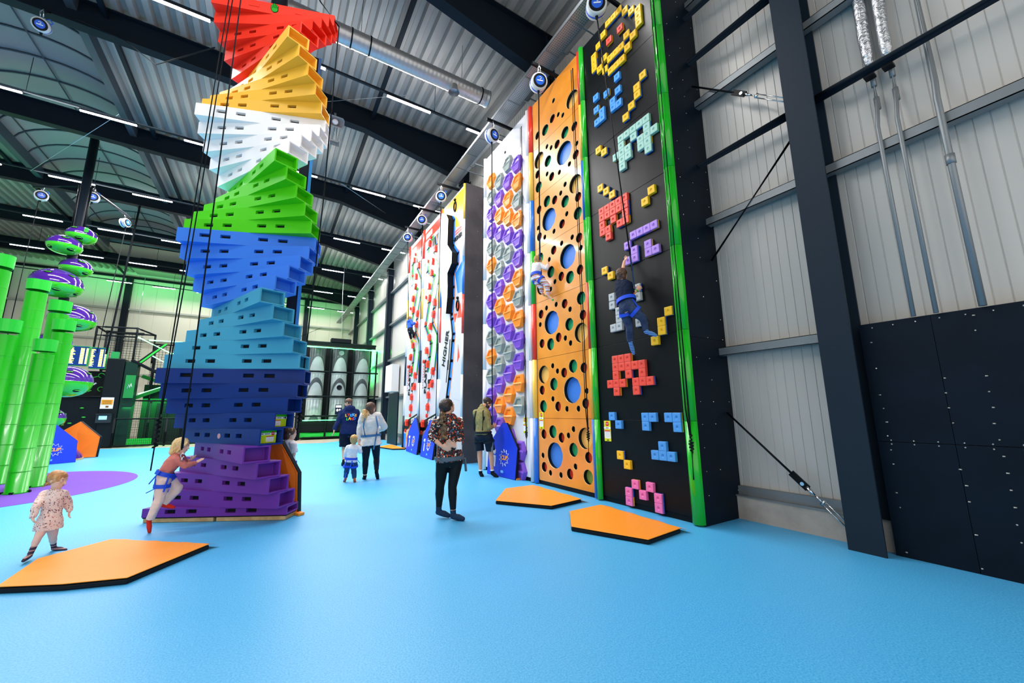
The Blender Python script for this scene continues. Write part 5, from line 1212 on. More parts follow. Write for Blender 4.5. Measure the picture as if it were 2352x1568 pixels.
JOINTS = {
 'toddler': {'head': (-1.886, 6.409, 0.757), 'neck': (-1.891, 6.407, 0.654), 'shL': (-1.991, 6.482, 0.613), 'shR': (-1.827, 6.406, 0.615), 'elL': (-1.984, 6.328, 0.513), 'elR': (-1.791, 6.489, 0.484), 'haL': (-1.978, 6.277, 0.397), 'haR': (-1.768, 6.465, 0.402), 'tipL': (-1.945, 6.287, 0.326), 'tipR': (-1.770, 6.464, 0.349), 'hipL': (-1.921, 6.399, 0.298), 'hipR': (-1.868, 6.435, 0.282), 'knL': (-1.927, 6.313, 0.198), 'knR': (-1.864, 6.478, 0.148), 'anL': (-1.946, 6.266, 0.047), 'anR': (-1.866, 6.561, 0.027), 'toL': (-1.940, 6.132, 0.036), 'toR': (-1.758, 6.509, 0.003)},
 'girl': {'head': (-0.934, 6.887, 1.035), 'neck': (-0.952, 6.884, 0.926), 'shL': (-0.932, 6.988, 0.877), 'shR': (-0.973, 6.800, 0.883), 'elL': (-0.900, 7.074, 0.795), 'elR': (-0.857, 6.798, 0.783), 'haL': (-0.855, 7.101, 0.828), 'haR': (-0.757, 6.894, 0.812), 'tipL': (-0.797, 7.111, 0.872), 'tipR': (-0.672, 6.928, 0.876), 'hipL': (-1.062, 6.928, 0.636), 'hipR': (-1.064, 6.816, 0.624), 'knL': (-0.922, 6.939, 0.501), 'knR': (-1.074, 6.814, 0.393), 'anL': (-1.051, 6.950, 0.303), 'anR': (-1.148, 6.833, 0.144), 'toL': (-0.941, 6.936, 0.260), 'toR': (-1.130, 6.836, 0.016), 'waist': (-1.055, 6.868, 0.730)},
 'peek': {'head': (0.355, 7.522, 1.127), 'neck': (0.338, 7.523, 1.011), 'shL': (0.294, 7.627, 0.941), 'shR': (0.391, 7.419, 0.956), 'elR': (0.420, 7.416, 0.806), 'elL': (0.288, 7.628, 0.797), 'haR': (0.397, 7.569, 0.729), 'haL': (0.318, 7.625, 0.716), 'tipR': (0.364, 7.571, 0.699), 'tipL': (0.334, 7.624, 0.663), 'hipL': (0.349, 7.583, 0.601), 'hipR': (0.384, 7.459, 0.612), 'knL': (0.368, 7.581, 0.355), 'knR': (0.403, 7.458, 0.369), 'anL': (0.388, 7.579, 0.111), 'anR': (0.422, 7.456, 0.128), 'toL': (0.437, 7.575, 0.068), 'toR': (0.477, 7.452, 0.085)},
 'hoodie': {'head': (1.939, 12.145, 1.728), 'neck': (1.978, 12.139, 1.593), 'shL': (1.804, 12.166, 1.473), 'shR': (2.185, 12.156, 1.470), 'elL': (1.696, 12.133, 1.190), 'elR': (2.237, 12.300, 1.176), 'haL': (1.611, 12.096, 0.977), 'haR': (2.179, 12.512, 1.078), 'tipL': (1.602, 12.097, 0.852), 'tipR': (2.099, 12.575, 1.069), 'hipL': (1.882, 12.154, 0.893), 'hipR': (2.070, 12.124, 0.888), 'knL': (1.897, 12.151, 0.495), 'knR': (2.101, 12.271, 0.476), 'anL': (1.912, 12.098, 0.123), 'anR': (2.147, 12.415, 0.112), 'toL': (1.907, 12.251, 0.019), 'toR': (2.158, 12.566, 0.041)},
 'woman2': {'head': (1.997, 9.409, 1.560), 'neck': (1.986, 9.412, 1.419), 'shL': (1.837, 9.444, 1.376), 'shR': (2.148, 9.376, 1.380), 'elL': (1.784, 9.456, 1.093), 'elR': (2.317, 9.441, 1.123), 'haL': (1.793, 9.475, 0.875), 'haR': (2.231, 9.665, 1.043), 'tipL': (1.799, 9.473, 0.760), 'tipR': (2.128, 9.739, 1.028), 'hipL': (1.937, 9.422, 0.771), 'hipR': (2.122, 9.382, 0.765), 'knL': (1.925, 9.374, 0.419), 'knR': (2.180, 9.471, 0.436), 'anL': (1.939, 9.422, 0.076), 'anR': (2.145, 9.254, 0.170), 'toL': (1.966, 9.672, -0.045), 'toR': (2.218, 9.412, -0.004)},
 'boy': {'head': (1.640, 9.283, 0.885), 'neck': (1.634, 9.284, 0.769), 'shL': (1.532, 9.302, 0.721), 'shR': (1.735, 9.266, 0.720), 'elL': (1.499, 9.308, 0.612), 'elR': (1.787, 9.257, 0.620), 'haL': (1.501, 9.359, 0.505), 'haR': (1.768, 9.281, 0.718), 'tipL': (1.509, 9.388, 0.446), 'tipR': (1.755, 9.283, 0.788), 'hipL': (1.556, 9.298, 0.417), 'hipR': (1.661, 9.280, 0.412), 'knL': (1.542, 9.301, 0.261), 'knR': (1.681, 9.306, 0.250), 'anL': (1.527, 9.334, 0.069), 'anR': (1.692, 9.223, 0.048), 'toL': (1.521, 9.457, -0.015), 'toR': (1.729, 9.328, -0.044)},
 'floral': {'head': (2.207, 5.407, 1.528), 'neck': (2.209, 5.406, 1.405), 'shL': (2.051, 5.473, 1.285), 'shR': (2.374, 5.390, 1.305), 'elL': (1.968, 5.399, 1.120), 'elR': (2.367, 5.285, 1.047), 'haL': (2.076, 5.288, 0.992), 'haR': (2.238, 5.209, 0.983), 'tipL': (2.153, 5.245, 0.949), 'tipR': (2.182, 5.222, 1.022), 'hipL': (2.156, 5.428, 0.786), 'hipR': (2.340, 5.372, 0.779), 'knL': (2.147, 5.486, 0.410), 'knR': (2.273, 5.346, 0.424), 'anL': (2.155, 5.537, 0.084), 'anR': (2.279, 5.311, 0.060), 'toL': (2.264, 5.437, 0.036), 'toR': (2.375, 5.206, 0.028)},
 'khaki': {'head': (4.470, 8.331, 1.655), 'neck': (4.375, 8.382, 1.528), 'shL': (4.288, 8.565, 1.433), 'shR': (4.395, 8.258, 1.421), 'elL': (4.438, 8.689, 1.150), 'elR': (4.437, 8.179, 1.100), 'haL': (4.642, 8.466, 1.065), 'haR': (4.584, 8.293, 1.092), 'tipL': (4.719, 8.424, 1.128), 'tipR': (4.665, 8.283, 1.122), 'hipL': (4.339, 8.492, 0.863), 'hipR': (4.452, 8.250, 0.870), 'knL': (4.342, 8.457, 0.554), 'knR': (4.522, 8.247, 0.560), 'anL': (4.370, 8.452, 0.072), 'anR': (4.555, 8.229, 0.084), 'toL': (4.389, 8.374, -0.020), 'toR': (4.616, 8.117, 0.007)},
 'stripe': {'head': (4.600, 6.463, 4.574), 'neck': (4.580, 6.472, 4.509), 'shL': (4.600, 6.624, 4.528), 'shR': (4.600, 6.389, 4.459), 'elL': (4.700, 6.755, 4.511), 'elR': (4.650, 6.250, 4.334), 'haL': (4.780, 6.750, 4.560), 'haR': (4.720, 6.274, 4.444), 'tipL': (4.800, 6.748, 4.599), 'tipR': (4.800, 6.316, 4.547), 'waist': (4.540, 6.458, 4.283), 'hipL': (4.550, 6.533, 4.189), 'hipR': (4.550, 6.364, 4.147), 'knL': (4.630, 6.414, 3.990), 'knR': (4.650, 6.237, 3.993), 'anL': (4.700, 6.487, 3.895), 'anR': (4.700, 6.267, 3.778), 'toL': (4.800, 6.544, 3.865), 'toR': (4.770, 6.213, 3.680)},
 'navy': {'head': (4.520, 4.115, 3.525), 'neck': (4.490, 4.089, 3.395), 'shL': (4.490, 4.158, 3.374), 'shR': (4.520, 3.992, 3.332), 'elL': (4.600, 4.169, 3.621), 'elR': (4.600, 4.033, 3.184), 'haL': (4.690, 4.209, 3.808), 'haR': (4.720, 4.012, 3.277), 'tipL': (4.740, 4.197, 3.875), 'tipR': (4.760, 3.965, 3.329), 'waist': (4.440, 3.999, 3.107), 'hipL': (4.440, 4.034, 2.936), 'hipR': (4.460, 3.913, 2.922), 'knL': (4.520, 4.041, 2.692), 'knR': (4.580, 3.821, 2.786), 'anL': (4.580, 4.080, 2.450), 'anR': (4.620, 3.812, 2.584), 'toL': (4.680, 4.125, 2.304), 'toR': (4.720, 3.733, 2.521)},
 'jacket': {'head': (4.600, 15.461, 5.178), 'neck': (4.580, 15.385, 5.092), 'shL': (4.500, 15.280, 5.016), 'shR': (4.580, 15.248, 5.018), 'elL': (4.600, 15.451, 4.947), 'elR': (4.600, 15.007, 4.860), 'haL': (4.700, 15.377, 5.000), 'haR': (4.700, 15.049, 4.936), 'tipL': (4.750, 15.360, 5.048), 'tipR': (4.770, 15.061, 4.980), 'waist': (4.550, 15.232, 4.786), 'hipL': (4.550, 15.329, 4.679), 'hipR': (4.550, 15.069, 4.632), 'knL': (4.600, 15.280, 4.439), 'knR': (4.630, 14.986, 4.459), 'anL': (4.660, 15.340, 4.229), 'anR': (4.660, 15.129, 4.263), 'toL': (4.750, 15.477, 4.173), 'toR': (4.750, 14.981, 4.159)},
}
# ------------------------------------------------------------------ people
def clouds(size):
    t = bpy.data.textures.get('folds %g' % size)
    if not t: t = bpy.data.textures.new('folds %g' % size, 'CLOUDS'); t.noise_scale = size; t.noise_depth = 2
    return t
def solid(mb, name, m, parent, vox, smooth=3, label=None):
    """weld overlapping closed pieces into one continuous skin"""
    me = mb.mesh(name); o = bpy.data.objects.new(name, me); COL.objects.link(o)
    r = o.modifiers.new('weld', 'REMESH'); r.mode = 'VOXEL'; r.voxel_size = vox; r.use_smooth_shade = True
    if smooth: s = o.modifiers.new('soften', 'SMOOTH'); s.factor = .5; s.iterations = smooth
    if name != 'body':
        hair = 'hair' in name or name in ('beard', 'ponytail')
        amp = .02 if hair else (.024 if name in ('jumper', 'hoodie', 'shirt', 'jersey', 'dress', 'shorts', 'trousers', 'top', 'jacket', 't_shirt', 'blouse', 'jeans') else .004)
        d = o.modifiers.new('folds', 'DISPLACE'); d.texture = clouds(.022 if hair else .075); d.texture_coords = 'LOCAL'; d.mid_level = .5; d.strength = amp * min(1, vox / .009)
    dg = bpy.context.evaluated_depsgraph_get(); dg.update()
    me2 = bpy.data.meshes.new_from_object(o.evaluated_get(dg)); me2.name = name
    bpy.data.objects.remove(o); bpy.data.meshes.remove(me)
    for p in me2.polygons: p.use_smooth = True
    o = link(name, me2, m, parent)
    if label: o['label'] = label
    return o

skin = mat('skin', '#e6b093', .5, var=(6, '#dda283', .35, .7)); skin_p = mat('pale skin', '#f0c4ac', .5, var=(6, '#e9b79b', .35, .7)); skin_t = mat('warm skin', '#d99f7d', .5, var=(6, '#cf9270', .35, .7))
lip_m = mat('lips', '#d99a8a', .55); eye_w = mat('eye white', '#f3f1ee', .25); eye_d = mat('eye iris', '#2a2623', .2)
H_blond = ramp_mat('blond hair', 'soft', 22, [(.3, '#b98a4e'), (.5, '#e6c387'), (.75, '#f3dcab')], .6, (1, 1, .18), .5)
H_dirty = ramp_mat('dark blond hair', 'soft', 22, [(.3, '#7d5a33'), (.5, '#c39655'), (.75, '#dcb678')], .6, (1, 1, .2), .5)
H_brown = ramp_mat('dark brown hair', 'soft', 26, [(.3, '#1d1411'), (.6, '#33231c'), (.8, '#4c352a')], .5, (1, 1, .18), .5)
H_mid = ramp_mat('brown hair', 'soft', 24, [(.3, '#3a2419'), (.6, '#63422e'), (.8, '#85603f')], .5, (1, 1, .18), .5)
H_ginger = ramp_mat('red blond hair', 'soft', 24, [(.3, '#8a5630'), (.55, '#cc935a'), (.8, '#e8bd86')], .5, (1, 1, .3), .6)

def hand(mb, w, tip, side, s, curl=.5, nrm=None):
    """palm, four unequal bent fingers and a thumb from wrist w towards tip; side = thumb side"""
    w, tip = V(w), V(tip); d = (tip - w); L = max(d.length, .1 * s); d.normalize()
    side = V(side); side = (side - d * side.dot(d)); 
    if side.length < 1e-3: side = frame(d)[1]
    side.normalize(); n = V(nrm) if nrm is not None else d.cross(side); n = (n - d * n.dot(d) - side * n.dot(side)); 
    if n.length < 1e-3: n = d.cross(side)
    n.normalize()
    pl = .085 * s; pw = .036 * s
    R = Matrix((d, side, n)).transposed()
    mb.ell(w + d * pl * .55, (pl * .62, pw * 1.15, .017 * s), R, 12, 8)
    mb.cyl(w - d * .01 * s, w + d * pl * .4, .024 * s, .02 * s, 10)
    for k, (o, l) in enumerate(((.9, .068), (.32, .078), (-.27, .073), (-.85, .056))):
        b = w + d * pl * (1.0 - .06 * abs(o)) + side * pw * o; r = .0088 * s; pts = [b - d * .02 * s]; ang = 0
        for q in range(3):
            ang += curl * (.35 + .35 * q); dd = d * math.cos(ang) - n * math.sin(ang) + side * .06 * o
            pts.append(pts[-1] + dd.normalized() * l * s * (.5, .32, .25)[q] * (1.25 if q == 0 else 1))
        mb.chain(pts, [r * 1.1, r, r * .95, r * .8], 8)
    tb = w + d * pl * .25 + side * pw * .8; t1 = tb + (d * .55 + side * .8 - n * .25).normalized() * .034 * s; t2 = t1 + (d * .85 + side * .35 - n * .4).normalized() * .03 * s; t3 = t2 + (d * .9 + side * .05 - n * .4).normalized() * .022 * s
    mb.chain([tb, t1, t2, t3], [.013 * s, .0115 * s, .0098 * s, .008 * s], 8)

def head(mb, c, f, u, h):
    """skull, jaw, nose, brow, cheeks and ears added to the body mesh; h = chin-to-crown"""
    c, f, u = V(c), V(f).normalized(), V(u); u = (u - f * u.dot(f)).normalized(); r = f.cross(u)
    R = Matrix((r, f, u)).transposed()
    mb.ell(c + u * .12 * h - f * .05 * h, (.345 * h, .43 * h, .375 * h), R)
    mb.ell(c - u * .14 * h + f * .09 * h, (.275 * h, .29 * h, .34 * h), R)
    mb.ell(c - u * .385 * h + f * .235 * h, (.12 * h, .1 * h, .1 * h), R, 12, 8)
    mb.chain([c + u * .06 * h + f * .345 * h, c - u * .06 * h + f * .425 * h, c - u * .115 * h + f * .455 * h], [.04 * h, .045 * h, .055 * h], 10)
    mb.ell(c + u * .12 * h + f * .29 * h, (.24 * h, .09 * h, .07 * h), R, 12, 8)
    mb.ell(c - u * .245 * h + f * .345 * h, (.105 * h, .05 * h, .05 * h), R, 12, 8)
    for k in (-1, 1):
        mb.ell(c - u * .08 * h + f * .23 * h + r * .15 * h * k, (.11 * h, .11 * h, .1 * h), R, 12, 8)
        mb.ell(c + r * .345 * h * k - f * .04 * h - u * .02 * h, (.035 * h, .075 * h, .12 * h), R, 12, 8)
    return r, f, u

def face(parent, c, f, u, r, h, brow):
    mb = MB(); md = MB(); mbw = MB(); ml = MB()
    R = Matrix((r, f, u)).transposed()
    for k in (-1, 1):
        p = c + u * .035 * h + f * .335 * h + r * .145 * h * k
        mb.ell(p, (.052 * h, .035 * h, .03 * h), R, 12, 8); md.ell(p + f * .022 * h, (.024 * h, .018 * h, .024 * h), R, 10, 6)
        mbw.chain([p + u * .075 * h - r * .05 * h * k + f * .02 * h, p + u * .09 * h + f * .025 * h + r * .01 * k * h, p + u * .07 * h + r * .065 * h * k], [.012 * h, .014 * h, .008 * h], 6)
    ml.ell(c - u * .225 * h + f * .385 * h, (.085 * h, .03 * h, .018 * h), R, 12, 6); ml.ell(c - u * .262 * h + f * .378 * h, (.075 * h, .03 * h, .02 * h), R, 12, 6)
    mb.build('eye_whites', eye_w, parent); md.build('irises', eye_d, parent); mbw.build('eyebrows', brow, parent); ml.build('lips', lip_m, parent)

def foot(mb, an, toe, s, k=1.0):
    an, toe = V(an), V(toe); d = toe - an; dh = V((d.x, d.y, d.z)); d = dh.normalized()
    heel = an + (toe - an) * -.12
    m_ = an.lerp(toe, .55); m_.z = min(m_.z, an.z * .45 + toe.z * .55)
    mb.chain([an + V((0, 0, .035 * s)), an], [.037 * s * k, .04 * s * k], 12)
    mb.chain([heel.lerp(toe, .08) + (toe - an).normalized().cross(V((0, 0, 1))).cross((toe - an).normalized()) * -.012 * s, m_, toe], [.036 * s * k, .041 * s * k, .03 * s * k], 12)

def person(key, label, s, vox, fdir, hup, hh, build, curl=(.5, .5), skin_m=None, thumb=None, brow=None, face_on=True, handn=None):
    J = {k: V(v) for k, v in JOINTS[key].items()}; skin_m = skin_m or skin
    low = min(v.z for v in J.values()); base = (J['hipL'] + J['hipR']) / 2
    t = thing('person', label, 'person', (base.x, base.y, max(0, low - .03)))
    hc = (J['hipL'] + J['hipR']) / 2; sc_ = (J['shL'] + J['shR']) / 2; nk = J['neck']
    side_h = (J['hipR'] - J['hipL']).normalized(); side_s = (J['shR'] - J['shL']).normalized()
    spine = (nk - hc)
    up = spine.normalized()
    def sec(tt, w, d, dz=0):
        c = hc + spine * tt
        if 'waist' in J:
            k = max(0, 1 - abs(tt - .38) / .5); c = c.lerp(c + (J['waist'] - (hc + spine * .38)), k)
        sd = side_h.lerp(side_s, min(1, max(0, tt))); sd = (sd - up * sd.dot(up)).normalized(); dp = up.cross(sd).normalized()
        return (c + dp * dz * s, sd * w * s, dp * d * s)
    B = dict(J=J, t=t, s=s, hc=hc, sec=sec, up=up, vox=vox, spine=spine)
    kid = 1.0
    def torso(mb, g=0, lo=-.14, hi=1.02, flare=0, W=1.0):
        tb = [(-.14, .12, .1), (0, .165, .125), (.2, .15, .115), (.38, .135, .105), (.6, .155, .118), (.78, .165, .115), (.92, .14, .092), (1.0, .075, .07), (1.06, .06, .06)]
        out = []
        def at(x):
            if x <= tb[0][0]: return tb[0][1:]
            for a, b in zip(tb, tb[1:]):
                if a[0] <= x <= b[0]:
                    q = (x - a[0]) / (b[0] - a[0]); return (a[1] + (b[1] - a[1]) * q, a[2] + (b[2] - a[2]) * q)
            return tb[-1][1:]
        n = 12
        for i in range(n + 1):
            x = lo + (hi - lo) * i / n; w, d = at(max(x, -.14 if not flare else 0)); fl = flare * max(0, (.55 - x)) 
            out.append(sec(x, w * W + g + fl, d * W + g + fl))
        mb.loft(out)
    B['torso'] = torso
    # body
    mb = MB(); torso(mb)
    head_c = J['head']; f = V(fdir); u = V(hup)
    r, f, u = head(mb, head_c, f, u, hh)
    mb.chain([nk - up * .03 * s, head_c - u * .25 * hh - f * .08 * hh], [.058 * s, .052 * s], 14)
    for k in 'LR':
        sh, el, ha, tp = (J[x + k] for x in ('sh', 'el', 'ha', 'tip'))
        inn = sh.lerp(sc_, .35) 
        mb.chain([inn, sh, sh.lerp(el, .5), el], [.058 * s, .052 * s, .046 * s, .037 * s]); mb.chain([el, el.lerp(ha, .3), ha], [.037 * s, .039 * s, .026 * s])
        th = V(thumb[k]) if thumb else (f if True else f)
        hand(mb, ha, tp, th, s, curl[0 if k == 'L' else 1], handn[k] if handn and k in handn else None)
        hp, kn, an = (J[x + k] for x in ('hip', 'kn', 'an'))
        mb.chain([hp, hp.lerp(kn, .45), kn], [.09 * s, .078 * s, .054 * s]); mb.chain([kn, kn.lerp(an, .3), kn.lerp(an, .65), an], [.054 * s, .055 * s, .043 * s, .034 * s])
        foot(mb, an, J['to' + k], s, .92)
    body = solid(mb, 'body', skin_m, t, vox, 3)
    if face_on: face(body, head_c, f, u, r, hh, brow or H_mid)
    B.update(body=body, f=f, u=u, r=r, h=hh, c=head_c)
    build(B)
    return t

def sleeves(mb, B, g, end=.96, w=1.0):
    J, s = B['J'], B['s']; sc_ = (J['shL'] + J['shR']) / 2
    for k in 'LR':
        sh, el, ha = J['sh' + k], J['el' + k], J['ha' + k]
        mb.chain([sh.lerp(sc_, .35), sh], [.06 * s + g, .055 * s + g])
        if end > .5:
            e2 = el.lerp(ha, (end - .5) * 2); mb.chain([sh, sh.lerp(el, .5), el, el.lerp(e2, .4)], [.055 * s + g, (.048 * s + g) * w, (.04 * s + g) * w, (.041 * s + g) * w])
            mb.cyl(el.lerp(e2, .3), e2, (.041 * s + g) * w, .03 * s + g, 16)
        else:
            e2 = sh.lerp(el, end * 2); mb.cyl(sh, e2, .055 * s + g, .052 * s + g * 1.3, 16)
def trousers(mb, B, g, end=.96, w=1.0, top=.12, cuff=None):
    J, s = B['J'], B['s']
    B['torso'](mb, g, -.14, top)
    for k in 'LR':
        hp, kn, an = J['hip' + k], J['kn' + k], J['an' + k]
        if end > .5:
            e2 = kn.lerp(an, (end - .5) * 2)
            mb.chain([hp, hp.lerp(kn, .45), kn], [.092 * s + g, (.08 * s + g) * w, (.056 * s + g) * w]); mb.chain([kn, kn.lerp(e2, .32)], [(.056 * s + g) * w, (.057 * s + g) * w])
            mb.cyl(kn.lerp(e2, .3), kn.lerp(e2, .66), (.057 * s + g) * w, (.045 * s + g) * w, 16); mb.cyl(kn.lerp(e2, .64), e2, (.045 * s + g) * w, (cuff or .037) * s + g, 16)
        else:
            e2 = hp.lerp(kn, end * 2); mb.ell(hp, .092 * s + g); mb.cyl(hp, e2, .092 * s + g, (.078 * s + g) * w, 18)
def socks(B, m, name='sock', k=1.06, up_=.0, shaft=.06):
    J, s = B['J'], B['s']
    for q in 'LR':
        mb = MB(); an, kn = J['an' + q], J['kn' + q]; foot(mb, an, J['to' + q], s, k)
        mb.cyl(an, an + (kn - an).normalized() * shaft * s, .04 * s, .043 * s, 14); solid(mb, name, m, B['t'], max(.006, B['vox']), 2)
def belt(B, tt, g, m, r=.018, name='harness', legs=True, W=1.0, dz=0, leg_at=.28):
    """climbing harness: waist belt and leg loops"""
    J, s = B['J'], B['s']; mb = MB(); c, a, b = B['sec'](tt, .15 * W + g, .118 * W + g)
    n = 32; hh = r * 1.25; t = .011
    def band(cc, A_, B_, upv, h_):
        pts = [(A_ * math.cos(2 * PI * i / n) + B_ * math.sin(2 * PI * i / n)) for i in range(n)]
        vs = []
        for p in pts:
            o_ = p + p.normalized() * t; vs += [cc + p - upv * h_, cc + o_ - upv * h_, cc + o_ + upv * h_, cc + p + upv * h_]
        mb.add(vs, [(4 * i + j, 4 * i + (j + 1) % 4, 4 * ((i + 1) % n) + (j + 1) % 4, 4 * ((i + 1) % n) + j) for i in range(n) for j in range(4)], 0, False)
    band(c, a, b, B['up'], hh)
    if legs:
        for q in 'LR':
            hp, kn = J['hip' + q], J['kn' + q]; d, sd, u = frame(kn - hp); cc = hp + (kn - hp) * leg_at; R_ = .086 * s + g * .75
            band(cc, sd * R_, u * R_, d, hh * .9)
            for i in (3, 11, 19):
                e = sd * math.cos(2 * PI * i / n) + u * math.sin(2 * PI * i / n); p0 = cc + e * (R_ + .005); p1 = c + e * .0 + (p0 - cc) * 1.15
                mb.bar(p0, p0.lerp(p1, .92), .02, .008, e)
    return mb.build(name, m, B['t'])
def hair_cap(mb, B, g=.06, back=.07, up_=.15, low=0):
    c, f, u, r, h = B['c'], B['f'], B['u'], B['r'], B['h']; R = Matrix((r, f, u)).transposed()
    mb.ell(c + u * up_ * h - f * back * h, ((.345 + g) * h, (.43 + g * .6) * h, (.36 + g) * h), R, 22, 14)
    if low: mb.ell(c - u * low * h - f * .2 * h, ((.31 + g) * h, .26 * h, .34 * h), R, 18, 12)
blue_w = mat('blue webbing', '#1e4fd8', .55); grey_w = mat('grey webbing', '#55636e', .6); steel_w = mat('steel blue webbing', '#3d6f9c', .6)

for k_, v_ in list(JOINTS['khaki'].items()): JOINTS['khaki'][k_] = (v_[0] - .1, v_[1] - .03, v_[2])
# --- woman in the floral top
flo = ramp_mat('floral print', 'voronoi', 60, [(0, '#10151c'), (.42, '#d9541e'), (.54, '#14191f'), (.66, '#f0e2d0'), (.73, '#3d6f8e'), (.8, '#11161c'), (.9, '#a02a1c')], .75)
leg_k = mat('black leggings', '#0a1519', .6, bump=(90, .05))
def b_floral(B):
    J, s, h = B['J'], B['s'], B['h']; c, f, u, r = B['c'], B['f'], B['u'], B['r']
    mb = MB(); B['torso'](mb, .02, -.02, 1.03, .03); sleeves(mb, B, .014, .74); solid(mb, 'blouse', flo, B['t'], .011, 2)
    mb = MB(); trousers(mb, B, .006, .9); solid(mb, 'leggings', leg_k, B['t'], .011, 2)
    socks(B, mat('dark blue socks', '#1f3550', .8, bump=(60, .2)), shaft=.075)
    mb = MB(); hair_cap(mb, B, .05, .1, .13); mb.chain([c - f * .42 * h + u * .1 * h, c - f * .55 * h - u * .1 * h], [.14 * h, .14 * h]); solid(mb, 'hair', H_brown, B['t'], .008, 1)
    mb = MB(); rng = random.Random(3); p0 = c - f * .55 * h - u * .12 * h; p1 = V((J['neck'].x - .1, J['neck'].y - .12, J['neck'].z - .32))
    for i in range(60):
        q = i / 60; p = p0.lerp(p1, q); w = .06 * math.sin(min(1, q * 1.2 + .15) * 2.6)
        o = V((rng.uniform(-1, 1), rng.uniform(-1, 1), rng.uniform(-.4, .4))) * w
        mb.ell(p + o, rng.uniform(.018, .03), nu=8, nv=6)
    solid(mb, 'ponytail', ramp_mat('curly brown hair', 'soft', 45, [(.3, '#241812'), (.5, '#5f452c'), (.7, '#a98456')], .5, (1, 1, .5), .6), B['t'], .01, 1)
    belt(B, .05, .045, grey_w, .022, legs=False)
    mb = MB(); a = J['hipR'] + V((.12, -.02, .02)); mb.bar(a, a + V((.02, 0, -.18)), .04, .02); mb.bar(J['hipL'] + V((-.1, -.05, .03)), J['hipL'] + V((-.02, -.1, -.02)), .1, .02); mb.build('harness_strap', grey_w, B['t'])
    mb = MB(); a = J['haR'] + V((.05, -.03, .01)); mb.box(a, (.07, .03, .1)); mb.build('wrist_tag', white_pl, B['t'])
person('floral', 'woman in a dark floral top and black leggings, hands on her lower back', .97, .0075, (.82, .25, .42), (-.3, -.1, .95), .235, b_floral, (.35, .35), skin, {'L': (0, -.3, 1), 'R': (0, -.3, 1)}, H_brown)

# --- man in khaki top and shorts with a beard
khaki = mat('khaki jersey', '#8d8453', .8, bump=(14, .5)); navy_s = mat('dark shorts', '#0d1c2b', .7, bump=(12, .3))
def b_khaki(B):
    J, s, h = B['J'], B['s'], B['h']; c, f, u, r = B['c'], B['f'], B['u'], B['r']
    mb = MB(); B['torso'](mb, .024, .1, 1.04); sleeves(mb, B, .016, .93); mb.chain([J['neck'] - B['up'] * .02, J['neck'] + B['up'] * .035], [.085, .075]); solid(mb, 'jersey', khaki, B['t'], .011, 2)
    mb = MB(); trousers(mb, B, .018, .48, 1.05, .18); solid(mb, 'shorts', navy_s, B['t'], .011, 2)
    socks(B, mat('black socks', '#0d1216', .8), shaft=.05)
    mb = MB()
    for q in 'LR':
        d = (J['kn' + q] - J['an' + q]).normalized(); mb.cyl(J['an' + q] + d * .05, J['an' + q] + d * .075, .044, .044, 14)
    mb.build('white_sock_band', white_pl, B['t'])
    mb = MB(); hair_cap(mb, B, .035, .06, .15); solid(mb, 'hair', H_brown, B['t'], .008, 1)
    R = Matrix((r, f, u)).transposed(); mb = MB(); mb.ell(c - u * .3 * h + f * .14 * h, (.29 * h, .28 * h, .24 * h), R); mb.ell(c - u * .12 * h - f * .0 * h, (.335 * h, .13 * h, .22 * h), R); solid(mb, 'beard', H_brown, B['t'], .008, 1)
    belt(B, .17, .04, mat('dark harness', '#141e26', .6), .02, legs=True, leg_at=.3)
    mb = MB(); cA, a, b = B['sec'](.95, .1, .1); cB, a2, b2 = B['sec'](.25, .17, .15); w, d = B['sec'](.7, 1, 1)[1].normalized(), B['sec'](.7, 1, 1)[2].normalized()
    for k in (-1, 1):
        mb.tube([cB + w * .12 * k + d * .165, B['sec'](.6, 0, 0)[0] + w * .14 * k + d * .15, B['sec'](.9, 0, 0)[0] + w * .11 * k + d * .115, B['sec'](.98, 0, 0)[0] + w * .1 * k, B['sec'](.6, 0, 0)[0] + w * .15 * k - d * .14], .014, 6)
        mb.tube([cB + w * .12 * k - d * .165, B['sec'](.6, 0, 0)[0] + w * .14 * k - d * .15, B['sec'](.9, 0, 0)[0] + w * .11 * k - d * .115, B['sec'](.98, 0, 0)[0] + w * .1 * k], .014, 6)
    mb.build('harness_strap', mat('dark harness', '#141e26', .6), B['t'])
    mb = MB(); a = J['hipR'] + V((.06, -.1, -.08)); mb.bar(a, a + V((-.02, -.02, -.22)), .05, .02); mb.build('harness_tail', grey_w, B['t'])
    mb = MB(); mb.box(cB + V((.05, -.16, -.03)), (.05, .03, .04)); mb.build('orange_buckle', INK['o'], B['t'])
person('khaki', 'bearded man in a khaki top and dark shorts bending over the blue gate mat', 1.04, .0075, (.8, -.15, -.4), (.3, -.05, .95), .24, b_khaki, (.7, .8), skin_t, {'L': (0, -.2, 1), 'R': (0, -.2, 1)}, H_brown)

